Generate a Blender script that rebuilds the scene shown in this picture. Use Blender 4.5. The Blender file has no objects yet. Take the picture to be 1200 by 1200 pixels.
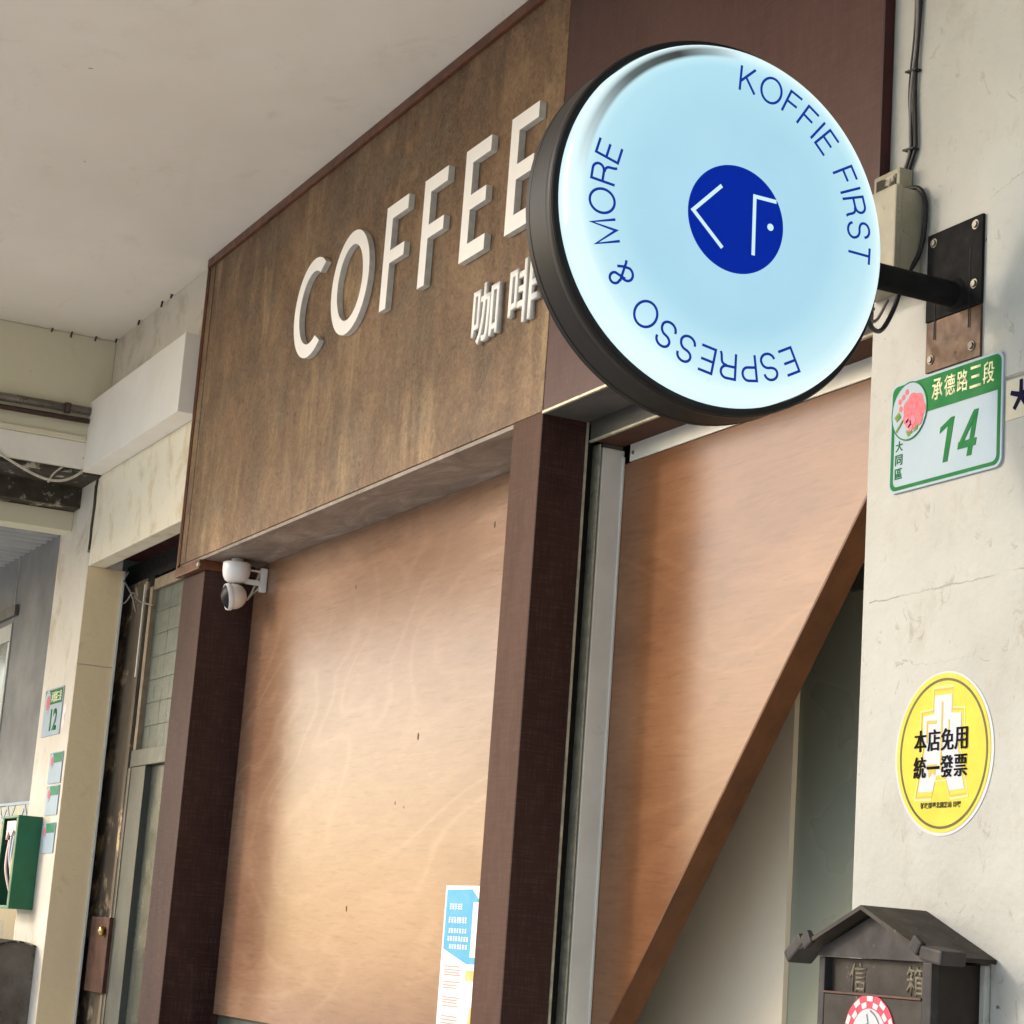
import bpy, bmesh, math, random
from mathutils import Vector, Matrix
random.seed(7)
S = bpy.context.scene
COL = S.collection
rad = math.radians

# ---------------------------------------------------------------- camera
cam_d = bpy.data.cameras.new('camera'); cam = bpy.data.objects.new('camera', cam_d); COL.objects.link(cam)
yaw, pit, rol = 1.11890836, 0.20776981, 0.07235673
cy, sy, cp, sp = math.cos(yaw), math.sin(yaw), math.cos(pit), math.sin(pit)
fwd = Vector((-sy*cp, cy*cp, sp)); rt = Vector((cy, sy, 0)); up = rt.cross(fwd)
rt2 = math.cos(rol)*rt + math.sin(rol)*up; up2 = -math.sin(rol)*rt + math.cos(rol)*up
mw = Matrix((rt2, up2, -fwd)).transposed().to_4x4(); mw.translation = Vector((2.9023, -2.09, 1.6))
cam.matrix_world = mw
cam_d.sensor_width = 36; cam_d.lens = 2436.0/1200*36; cam_d.clip_start = .05; cam_d.clip_end = 2000
S.camera = cam
# ---------------------------------------------------------------- world and sun
SUN_EL, SUN_AZ = rad(23.2), math.atan2(-.77, -1.0)          # the sun stands left of the shop, out over the street
W = bpy.data.worlds.new('World'); S.world = W; W.use_nodes = True
nt = W.node_tree; bg = nt.nodes['Background']
sky = nt.nodes.new('ShaderNodeTexSky'); sky.sky_type = 'NISHITA'; sky.sun_disc = False
sky.sun_elevation = SUN_EL; sky.sun_rotation = SUN_AZ
sky.air_density = 1.0; sky.dust_density = 1.7; sky.ozone_density = 1.0
nt.links.new(sky.outputs[0], bg.inputs[0]); bg.inputs[1].default_value = .15
sd = bpy.data.lights.new('sun', 'SUN'); sd.energy = .5; sd.angle = rad(5.5); sd.color = (1, .95, .88)
sun = bpy.data.objects.new('sun', sd); COL.objects.link(sun)
sun.rotation_euler = Vector((.77, 1.0, -.54)).to_track_quat('-Z', 'Y').to_euler(); sun.location = (-6, -8, 9)
S.view_settings.view_transform = 'Standard'; S.view_settings.look = 'None'
S.view_settings.exposure = 1.38; S.view_settings.gamma = 1; S.view_settings.use_curve_mapping = False

# ---------------------------------------------------------------- materials
def lin(r, g, b):
    f = lambda c: c/255/12.92 if c/255 <= .04045 else ((c/255+.055)/1.055)**2.4
    return (f(r), f(g), f(b), 1)
class N:
    def __init__(s, name):
        s.m = bpy.data.materials.new(name); s.m.use_nodes = True; s.t = s.m.node_tree
        s.b = s.t.nodes['Principled BSDF']; s.co = None
    def n(s, typ, **k):
        x = s.t.nodes.new(typ)
        for a, v in k.items(): setattr(x, a, v)
        return x
    def l(s, a, b): s.t.links.new(a, b)
    def coord(s, scale=(1,1,1), rot=(0,0,0), loc=(0,0,0)):
        if s.co is None: s.co = s.n('ShaderNodeNewGeometry').outputs['Position']
        mp = s.n('ShaderNodeMapping'); s.l(s.co, mp.inputs[0])
        mp.inputs['Scale'].default_value = scale; mp.inputs['Rotation'].default_value = rot; mp.inputs['Location'].default_value = loc
        return mp.outputs[0]
    def noise(s, scale, detail=4, rough=.6, stretch=(1,1,1), dist=0, rot=(0,0,0), loc=(0,0,0)):
        x = s.n('ShaderNodeTexNoise'); x.inputs['Scale'].default_value = scale; x.inputs['Detail'].default_value = detail
        x.inputs['Roughness'].default_value = rough; x.inputs['Distortion'].default_value = dist
        s.l(s.coord(stretch, rot, loc), x.inputs['Vector']); return x.outputs['Fac']
    def ramp(s, f, stops):
        r = s.n('ShaderNodeValToRGB'); s.l(f, r.inputs[0]); e = r.color_ramp.elements
        while len(e) < len(stops): e.new(.5)
        for i, (p, c) in enumerate(stops):
            e[i].position = p; e[i].color = c if hasattr(c, '__len__') else (c, c, c, 1)
        return r.outputs[0]
    def mix(s, f, a, b, mode='MIX'):
        x = s.n('ShaderNodeMix', data_type='RGBA', blend_type=mode)
        for sock, v in ((x.inputs[0], f), (x.inputs[6], a), (x.inputs[7], b)):
            if hasattr(v, 'is_linked'): s.l(v, sock)
            else: sock.default_value = v
        return x.outputs[2]
    def math(s, op, a, b=0, c=0):
        x = s.n('ShaderNodeMath', operation=op)
        for i, v in enumerate((a, b, c)):
            if hasattr(v, 'is_linked'): s.l(v, x.inputs[i])
            else: x.inputs[i].default_value = v
        return x.outputs[0]
    def xyz(s):
        x = s.n('ShaderNodeSeparateXYZ'); g = s.n('ShaderNodeNewGeometry'); s.l(g.outputs['Position'], x.inputs[0]); return x.outputs
    def bump(s, h, strength, dist=.002):
        b = s.n('ShaderNodeBump'); b.inputs['Strength'].default_value = strength; b.inputs['Distance'].default_value = dist
        s.l(h, b.inputs['Height'])
        if s.b.inputs['Normal'].is_linked: s.l(s.b.inputs['Normal'].links[0].from_socket, b.inputs['Normal'])
        s.l(b.outputs[0], s.b.inputs['Normal'])
    def color(s, c):
        if hasattr(c, 'is_linked'): s.l(c, s.b.inputs['Base Color'])
        else: s.b.inputs['Base Color'].default_value = c
    def done(s, rough=.6, metal=0, spec=.5):
        if hasattr(rough, 'is_linked'): s.l(rough, s.b.inputs['Roughness'])
        else: s.b.inputs['Roughness'].default_value = rough
        s.b.inputs['Metallic'].default_value = metal; s.b.inputs['Specular IOR Level'].default_value = spec
        return s.m
def simple(name, c1, c2=None, rough=.55, metal=0, scale=25, bump=.15, bscale=120, stretch=(1,1,1), spec=.28, spots=None):
    n = N(name); c2 = c2 or tuple(x*.8 for x in c1[:3])+(1,)
    f = n.noise(scale, 5, .65, stretch)
    c = n.ramp(f, [(.32, c1), (.68, c2)])
    if spots:
        g = n.ramp(n.noise(spots[1], 5, .7, loc=(3.1, 1, 7)), [(spots[2], 0.0), (spots[2]+.07, 1.0)])
        c = n.mix(g, c, spots[0])
    n.color(c)
    if bump: n.bump(n.noise(bscale, 3, .6, stretch), bump, .001)
    r = n.ramp(n.noise(scale*1.7, 3), [(.3, max(rough-.08, .03)), (.7, min(rough+.1, 1))])
    return n.done(r, metal, spec)

# plastered pillar: uneven paint, scuffs, hairline cracks
n = N('pillar_plaster'); X, Y, Z = n.xyz()[:3]
c = n.ramp(n.noise(2.2, 6, .65), [(.3, lin(160,157,148)), (.55, lin(172,170,161)), (.75, lin(163,162,155))])
c = n.mix(n.ramp(n.noise(11, 7, .72, (1,1,.6)), [(.54, 0.0), (.70, .55)]), c, lin(150,142,124))
c = n.mix(n.ramp(n.noise(19, 8, .75, (1,1,.8), 1.2, loc=(9,9,1)), [(.60, 0.0), (.66, .5), (.70, .1)]), c, lin(126,116,98))
c = n.mix(n.ramp(n.noise(60, 5, .7, (1,1,.7)), [(.66, 0.0), (.73, .6)]), c, lin(125,118,105))
c = n.mix(n.ramp(n.noise(38, 3, .5, (1,1,1), 0, (0,0,0), (5,2,9)), [(.745, 0.0), (.76, .9)]), c, lin(88,70,58))
def crack(c, a, b, x0, x1, w, wob):
    line = n.math('ADD', n.math('MULTIPLY_ADD', X, b, a), n.math('MULTIPLY', n.math('SUBTRACT', n.noise(14, 5, .7), .5), wob))
    d = n.math('ABSOLUTE', n.math('SUBTRACT', Z, line))
    wv = n.math('MULTIPLY', n.noise(30, 3, .6, loc=(a, 1, 1)), w)
    k = n.math('LESS_THAN', d, wv)
    k = n.math('MULTIPLY', k, n.math('MULTIPLY', n.math('GREATER_THAN', X, x0), n.math('LESS_THAN', X, x1)))
    k = n.math('MULTIPLY', k, n.ramp(n.noise(9, 2, .5, loc=(a, 0, 0)), [(.38, 0.0), (.56, .65)]))
    return n.mix(k, c, lin(112,100,84)), k
c, k1 = crack(c, 2.225, .02, .02, .6, .0026, .02)
c, k2 = crack(c, 2.775, .30, .16, .6, .0013, .05)
c, k3 = crack(c, 2.12, -.05, .1, .34, .0012, .06)
n.color(c)
n.bump(n.noise(6, 4, .55), .6, .016); n.bump(n.noise(70, 4, .6), .4, .002)
n.bump(n.ramp(n.noise(24, 6, .7, loc=(2,2,2)), [(.5, 0.0), (.7, 1.0)]), .3, .0015)
M_PILLAR = n.done(.62, 0, .35)

# far pillar / neighbour wall: cream plaster, brownish stains
def cream(name, a, b, stain, s0=.56, sc=5):
    n = N(name)
    c = n.ramp(n.noise(3, 6, .65), [(.3, a), (.7, b)])
    c = n.mix(n.ramp(n.noise(sc, 7, .72, (1,1,.8), .4), [(s0, 0.0), (s0+.14, .7)]), c, stain)
    c = n.mix(n.ramp(n.noise(55, 4, .7), [(.68, 0.0), (.74, .8)]), c, lin(110,88,66))
    n.color(c); n.bump(n.noise(9, 5, .6), .5, .01); n.bump(n.noise(90, 3, .6), .25, .0015)
    return n.done(.65, 0, .3)
M_CREAM = cream('stained_cream_plaster', lin(204,193,176), lin(216,206,190), lin(178,158,128), .52)
M_CREAM2 = cream('header_plaster', lin(226,214,190), lin(232,221,196), lin(204,182,140), .5, 6)
M_TANWALL = cream('tan_painted_reveal', lin(234,208,166), lin(238,212,168), lin(206,176,134), .58, 8)
M_BEAM = cream('cream_beam_paint', lin(206,198,172), lin(212,203,176), lin(192,176,140), .58, 4)
M_WHITE = simple('white_painted_board', lin(232,225,214), lin(224,216,204), .5, scale=4, bump=.12, bscale=30)
n = N('ceiling_paint')
c = n.ramp(n.noise(.9, 5, .6), [(.3, lin(217,207,192)), (.7, lin(227,218,204))])
c = n.mix(n.ramp(n.noise(5, 6, .7), [(.6, 0.0), (.8, .3)]), c, lin(190,178,162))
c = n.mix(n.ramp(n.noise(23, 2, .5, loc=(1,4,2)), [(.8, 0.0), (.81, .9)]), c, lin(110,70,50))
c = n.mix(n.ramp(n.noise(2.3, 8, .75, (1,2.2,1), .8, loc=(4,4,0)), [(.58, 0.0), (.74, .35)]), c, lin(180,165,145))
n.color(c); n.bump(n.noise(1.6, 3, .5), .8, .04); n.bump(n.noise(70, 3, .6), .12, .001)
M_CEIL = n.done(.7, 0, .3)

# fascia board: brown fibrous sheet with vertical streaks
n = N('fascia_fibreboard')
c = n.ramp(n.noise(2.8, 8, .74, (1,1,.8), .8), [(.30, lin(86,67,52)), (.48, lin(112,86,64)), (.68, lin(138,108,79))])
st = n.ramp(n.noise(11, 5, .62, (1,1,.12), .1), [(.46, 0.0), (.62, .8)])
st = n.math('MULTIPLY', st, n.ramp(n.noise(2.4, 5, .65, (1,1,.9), .6, loc=(4,1,3)), [(.42, .0), (.60, 1.0)]))
c = n.mix(st, c, lin(166,138,102))
dk = n.ramp(n.noise(6, 6, .7, (1,1,.34), .6, loc=(7,0,2)), [(.50, 0.0), (.66, .75)])
c = n.mix(dk, c, lin(82,64,50))
c = n.mix(n.ramp(n.noise(3.1, 7, .72, (1,1,1), 1.0, loc=(2,2,8)), [(.50, 0.0), (.66, .6)]), c, lin(104,92,76))
fb = n.noise(34, 9, .84, (1,1,.85), 2.6)
c = n.mix(n.ramp(fb, [(.38, .6), (.50, 0.0)]), c, lin(66,50,38))
c = n.mix(n.ramp(fb, [(.50, 0.0), (.66, .45)]), c, lin(160,134,102))
n.color(c); n.bump(fb, .4, .0014)
M_FASCIA = n.done(.6, 0, .2)
n = N('fascia_soffit_board')
c = n.ramp(n.noise(4, 7, .7, (1.0,2.6,1), 1.5), [(.3, lin(104,92,82)), (.52, lin(136,122,110)), (.7, lin(168,156,144))])
n.color(c); n.bump(n.noise(60, 5, .7), .2, .001); M_SOFFIT = n.done(.5, 0, .2)

# plywood: horizontal grain with cathedral figure, varnished
def plywood(name, light, mid, dark, off, rough):
    n = N(name)
    wob = n.math('MULTIPLY', n.noise(16, 5, .7, (.7,1,1.2), loc=(off,1,1)), .014)
    fig = n.math('ADD', n.noise(1.15, 2, .4, (.55,1,1.25), .9, loc=(off*1.7,0,.4)), wob)
    bands = n.math('PINGPONG', n.math('MULTIPLY', fig, 30.0), 1.0)
    mask = n.ramp(n.noise(1.4, 3, .6, (1,1,1.3), loc=(off,3,1)), [(.38, .08), (.60, 1.0)])
    bands = n.math('MULTIPLY', n.ramp(bands, [(.0, 1.0), (.38, .12), (1.0, 0.0)]), mask)
    fine = n.noise(60, 8, .82, (.16,1,1.3), .5, loc=(off,0,0))
    blot = n.noise(1.9, 6, .6, (.6,1,1.3), .5, loc=(off,0,0))
    f = n.math('ADD', n.math('MULTIPLY', bands, .11), n.math('MULTIPLY', fine, .36))
    f = n.math('ADD', f, n.math('MULTIPLY', blot, .58))
    c = n.ramp(f, [(.34, dark), (.50, mid), (.66, light)])
    pore = n.ramp(n.noise(110, 3, .65, (.09,1,1)), [(.54, 0.0), (.72, .30)])
    c = n.mix(pore, c, tuple(v*.55 for v in dark[:3])+(1,))
    n.color(c); n.bump(fine, .10, .0004); n.bump(n.noise(140, 4, .7, (.3,1,1)), .22, .0005); n.bump(n.noise(.9, 2, .5), .25, .015)
    return n.done(rough, 0, .36)
M_PLY = plywood('varnished_plywood', lin(152,119,95), lin(137,103,80), lin(119,86,64), 0, .22)
M_PLY2 = plywood('varnished_plywood_warm', lin(142,100,69), lin(127,86,57), lin(109,71,46), 2.3, .22)
M_KNOT = simple('dark_knot', lin(84,54,34), lin(60,38,24), .7, bump=0)
M_PLYEDGE = simple('plywood_edge_board', lin(106,65,37), lin(84,50,28), .5, scale=18, stretch=(.3,1,1), bump=.2, bscale=80)

def vinyl(name, a, b, rough=.4):
    n = N(name)
    f = n.noise(26, 5, .7, (1,1,.3))
    c = n.ramp(f, [(.3, a), (.7, b)])
    c = n.mix(n.ramp(n.noise(7, 6, .7, loc=(1,8,1)), [(.64, 0.0), (.78, .35)]), c, lin(110,92,84))
    c = n.mix(n.ramp(n.noise(130, 3, .6, (1,1,.2)), [(.62, 0.0), (.75, .3)]), c, lin(98,74,62))
    w1 = n.noise(210, 2, .5, (1,1,.07)); w2 = n.noise(210, 2, .5, (.07,.07,1), loc=(3,3,3))
    c = n.mix(n.ramp(n.math('MULTIPLY', w1, w2), [(.24, .0), (.38, .22)]), c, lin(104,78,66))
    c = n.mix(n.ramp(n.noise(1.7, 5, .6, (1,1,.35), loc=(5,5,2)), [(.48, 0.0), (.7, .35)]), c, lin(96,70,62))
    n.color(c); n.bump(w1, .12, .0004); n.bump(w2, .12, .0004)
    return n.done(rough, 0, .12)
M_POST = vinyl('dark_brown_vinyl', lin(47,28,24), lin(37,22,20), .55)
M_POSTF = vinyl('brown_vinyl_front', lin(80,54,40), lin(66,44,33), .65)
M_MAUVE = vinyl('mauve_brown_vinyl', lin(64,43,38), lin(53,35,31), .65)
M_MAROON = vinyl('maroon_sheet', lin(80,54,50), lin(68,46,43), .42)
M_TRIM = simple('brown_trim', lin(112,66,42), lin(78,44,30), .35, scale=14, bump=.1)
M_TRIMD = simple('dark_red_seam', lin(64,26,26), lin(48,20,20), .4, scale=14, bump=.1)
M_BLACK = simple('black_powder_coat', lin(24,24,26), lin(17,17,18), .5, scale=30, bump=.15, bscale=300, spec=.2)
n = N('lightbox_casing'); c = n.ramp(n.noise(34, 5, .65, (2.5,.35,.35)), [(.3, lin(24,22,20)), (.7, lin(34,30,27))])
c = n.mix(n.ramp(n.noise(9, 6, .7), [(.62, 0.0), (.75, .4)]), c, lin(46,41,35)); n.color(c)
n.bump(n.noise(60, 3, .6, (2.5,.3,.3)), .15, .0006); M_CASE = n.done(.45, 0, .12)
M_STEELW = simple('white_aluminium', lin(224,221,210), lin(212,208,197), .35, .15, scale=6, bump=.06)
M_STEEL = simple('dull_galvanised', lin(98,96,92), lin(76,74,70), .55, .2, scale=10, stretch=(.3,1,1), bump=.08)
M_EDGE = simple('bare_metal_edge', lin(196,190,164), lin(150,146,128), .4, .3, scale=40)
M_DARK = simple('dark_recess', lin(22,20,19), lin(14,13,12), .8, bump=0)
M_BROWNPL = simple('rusty_brown_plate', lin(98,72,50), lin(70,50,36), .5, .2, scale=22, bump=.2, spots=(lin(48,32,24), 30, .6))
M_BOLT = simple('steel_bolt', lin(120,116,108), lin(70,64,58), .35, .7)
M_BLACKM = simple('matt_black_plate', lin(30,29,29), lin(21,20,20), .75, scale=30, bump=.1, spec=.08)
M_CAST = simple('aged_mailbox_metal', lin(62,57,55), lin(43,39,38), .6, .1, scale=16, bump=.45, bscale=70, spots=(lin(96,92,90), 18, .62))
M_CASTB = simple('mailbox_brown', lin(54,46,39), lin(36,30,24), .6, .0, scale=12, bump=.3, spots=(lin(104,92,82), 26, .63))
M_GOLD = simple('worn_gilt_paint', lin(112,104,82), lin(82,76,62), .5, .1, scale=160)
M_JBOX = simple('grimy_cream_plastic', lin(160,152,130), lin(132,126,106), .5, scale=9, spots=(lin(112,107,90), 40, .62), bump=.1)
M_CABLE = simple('black_cable', lin(38,34,36), lin(26,24,26), .45)
M_CABLEG = simple('grey_cable', lin(142,134,126), lin(110,104,100), .5)
M_CABLEW = simple('off_white_cable', lin(206,198,180), lin(170,160,142), .5, scale=60)
M_PLASTIC = simple('white_camera_plastic', lin(232,228,222), lin(224,220,214), .3, scale=8, bump=0)
M_BEIGEP = simple('beige_camera_ball', lin(228,212,196), lin(222,206,190), .3, scale=8, bump=0)
M_LENS = simple('black_lens_glass', lin(22,21,22), lin(15,15,16), .45, bump=0, spec=.15)
M_LETTER = simple('white_cut_letter', lin(246,241,234), lin(240,234,227), .5, scale=12, bump=.06)
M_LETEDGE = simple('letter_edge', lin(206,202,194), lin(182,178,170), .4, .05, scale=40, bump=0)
M_GREEN = simple('plate_green', lin(24,112,54), lin(20,100,48), .6, scale=20, bump=0, spec=.1)
M_GREEN2 = simple('faded_plate_green', lin(70,136,98), lin(58,122,88), .6, scale=40, bump=0, spec=.1)
M_PLATE = simple('plate_enamel', lin(164,178,185), lin(154,170,179), .55, scale=7, bump=.03, bscale=20, spec=.12)
M_CREAMPR = simple('cream_print', lin(232,226,180), lin(214,212,170), .35, scale=80, bump=0)
M_PINK = simple('petal_pink', lin(214,118,122), lin(196,92,104), .6, scale=130, bump=0, spec=.1)
M_PINK2 = simple('petal_deep_pink', lin(204,78,108), lin(190,70,100), .35, bump=0)
M_LEAF = simple('leaf_print', lin(50,110,56), lin(140,150,56), .6, scale=120, bump=0, spec=.1)
M_YELLOW = simple('sticker_yellow', lin(202,188,56), lin(190,174,50), .6, scale=22, bump=.15, bscale=90)
M_YELLOWP = simple('sticker_pale_yellow', lin(222,212,140), lin(218,206,128), .4, bump=0)
M_YELLOWD = simple('sticker_ochre', lin(186,160,44), lin(180,152,46), .4, bump=0)
M_OLIVE = simple('sticker_olive_line', lin(70,66,20), lin(58,54,18), .4, bump=0)
M_STW = simple('sticker_white', lin(186,186,188), lin(178,178,182), .4, bump=.1, bscale=90)
M_INK = simple('black_ink', lin(26,24,28), lin(20,20,24), .7, bump=0, spec=.05)
M_PAPER = simple('aged_paper', lin(204,196,174), lin(190,180,156), .7, scale=14, bump=.1)
M_INKB = simple('blue_black_ink', lin(28,22,56), lin(22,17,46), .7, bump=0, spec=.05)
M_RED = simple('pink_red_print', lin(206,62,84), lin(196,56,76), .4, bump=0)
M_REDP = simple('pale_pink_print', lin(244,206,200), lin(240,196,190), .4, bump=0)
M_GREY = simple('grey_print', lin(92,94,104), lin(80,82,92), .4, bump=0)
M_BLUEP = simple('poster_blue', lin(66,160,196), lin(56,150,188), .4, bump=0)
M_PWHITE = simple('poster_white', lin(238,234,226), lin(232,226,218), .45, scale=5, bump=0)
M_PFAINT = simple('poster_faint_print', lin(190,158,148), lin(176,146,140), .5, bump=0)
M_ORANGE = simple('poster_orange', lin(238,170,84), lin(236,190,120), .5, bump=0)
M_GBOX = simple('green_painted_metal', lin(52,112,80), lin(44,98,68), .4, scale=9, bump=.15, spots=(lin(30,64,44), 40, .66))
M_OLDBOX = simple('rusty_grey_metal', lin(118,108,98), lin(90,80,70), .6, .1, scale=9, bump=.3, spots=(lin(72,52,38), 22, .58))
M_GREYWALL = simple('grey_render', lin(134,132,129), lin(112,110,108), .7, scale=3.5, bump=.4, bscale=60, spots=(lin(132,130,126), 10, .62))
M_CORR = simple('corrugated_sheet', lin(176,176,172), lin(156,156,152), .5, .2, scale=4, bump=.05)
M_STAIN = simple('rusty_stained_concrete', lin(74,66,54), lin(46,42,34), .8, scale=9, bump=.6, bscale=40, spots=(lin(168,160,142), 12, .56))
M_PIPE = simple('steel_conduit', lin(150,144,138), lin(120,112,106), .3, .6, scale=12)
M_PIPED = simple('brown_conduit', lin(86,66,60), lin(70,52,48), .4, .1)
M_DOORB = simple('grimy_brown_door', lin(122,106,86), lin(76,64,52), .55, .0, scale=7, stretch=(1,1,.3), bump=.4, spots=(lin(196,166,128), 4.2, .545))
M_DOORF = simple('grey_green_frame', lin(96,97,88), lin(80,81,73), .4, .2, scale=8, stretch=(1,1,.3))
M_TANBAR = simple('tan_glazing_bar', lin(150,132,108), lin(124,106,84), .45)
M_GLASSP = simple('dusty_pane', lin(84,86,76), lin(66,68,60), .2, scale=5, bump=0)
M_JOINT = simple('pale_block_joint', lin(122,128,118), lin(104,110,100), .6)
M_TILE = simple('green_wired_glass', lin(98,104,93), lin(80,87,78), .35, scale=20, bump=.03)
M_GLASSD = simple('dark_green_glass', lin(136,138,122), lin(126,128,113), .25, scale=1.6, bump=0)
M_STAIRW = simple('beige_plaster', lin(228,214,190), lin(220,205,180), .65, scale=2, bump=.15, bscale=40)
M_BRASS = simple('brass_knob', lin(206,170,104), lin(180,140,80), .22, .9, bump=0)
M_LOCK = simple('brown_lock_case', lin(92,60,48), lin(66,42,34), .4, .2, scale=20, spots=(lin(120,96,80), 30, .66))
M_PAVE = simple('pale_bounce_paving', lin(230,225,214), lin(220,214,203), .7, scale=20, bump=.2)  # unseen ground, whitened to bounce light into the arcade
M_FLOOR = simple('pale_bounce_floor', lin(230,225,214), lin(218,212,200), .6, scale=30, bump=.2)  # unseen floor, kept near white to bounce light onto the ceiling
M_ROAD = simple('asphalt', lin(70,70,70), lin(56,56,56), .85, scale=40, bump=.6)
M_CONC = simple('pale_render', lin(214,206,190), lin(200,192,178), .8, scale=5, bump=.4)  # kept pale so the added building sends light to the upper walls

# the lit sign face: light box glow, stronger over the tubes at the edge
FC = Vector((.312, -.4893, 2.7217))
n = N('lit_acrylic_face'); X, Y, Z = n.xyz()[:3]
dy = n.math('SUBTRACT', Y, FC.y); dz = n.math('SUBTRACT', Z, FC.z)
r = n.math('SQRT', n.math('ADD', n.math('MULTIPLY', dy, dy), n.math('MULTIPLY', dz, dz)))
ang = n.math('ARCTAN2', dz, dy)                                            # -pi..pi
rr = n.math('MULTIPLY', r, 1/.3)
base = n.ramp(rr, [(0.0, lin(168,214,234)), (.55, lin(164,212,232)), (.82, lin(172,220,236)), (.865, lin(190,232,244)), (.90, lin(222,248,253)), (1.0, lin(226,251,255))])
low = n.ramp(n.math('MULTIPLY_ADD', dz, 1.6, .5), [(.0, .8), (.45, .3), (.85, 0.05)])
base = n.mix(n.math('MULTIPLY', low, n.ramp(rr, [(.6, 0.0), (.95, 1.0)])), base, lin(232,253,255))
base = n.mix(n.ramp(n.noise(6, 3, .6), [(.35, 0.0), (.8, .22)]), base, lin(190,228,240))
# dark crescent reflection painted into the emission: upper left of the rim
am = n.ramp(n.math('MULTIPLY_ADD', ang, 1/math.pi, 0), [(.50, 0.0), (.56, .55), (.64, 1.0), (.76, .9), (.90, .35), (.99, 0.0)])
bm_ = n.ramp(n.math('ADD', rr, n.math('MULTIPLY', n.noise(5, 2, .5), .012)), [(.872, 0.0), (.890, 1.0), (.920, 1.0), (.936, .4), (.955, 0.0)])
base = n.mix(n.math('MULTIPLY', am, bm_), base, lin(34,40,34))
n.color((.05, .055, .057, 1)); n.l(base, n.b.inputs['Emission Color']); n.b.inputs['Emission Strength'].default_value = .385
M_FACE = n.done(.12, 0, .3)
def lit(name, c, k):
    n = N(name); n.color((.002,.006,.03,1)); n.b.inputs['Emission Color'].default_value = c; n.b.inputs['Emission Strength'].default_value = k
    return n.done(.4, 0, .04)
M_LBLUE = lit('lit_blue_film', lin(0,40,165), .33)
M_LTEXT = lit('lit_blue_lettering', lin(20,56,160), .34)
M_LWHITE = lit('lit_white_line', lin(206,238,246), .40)

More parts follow.
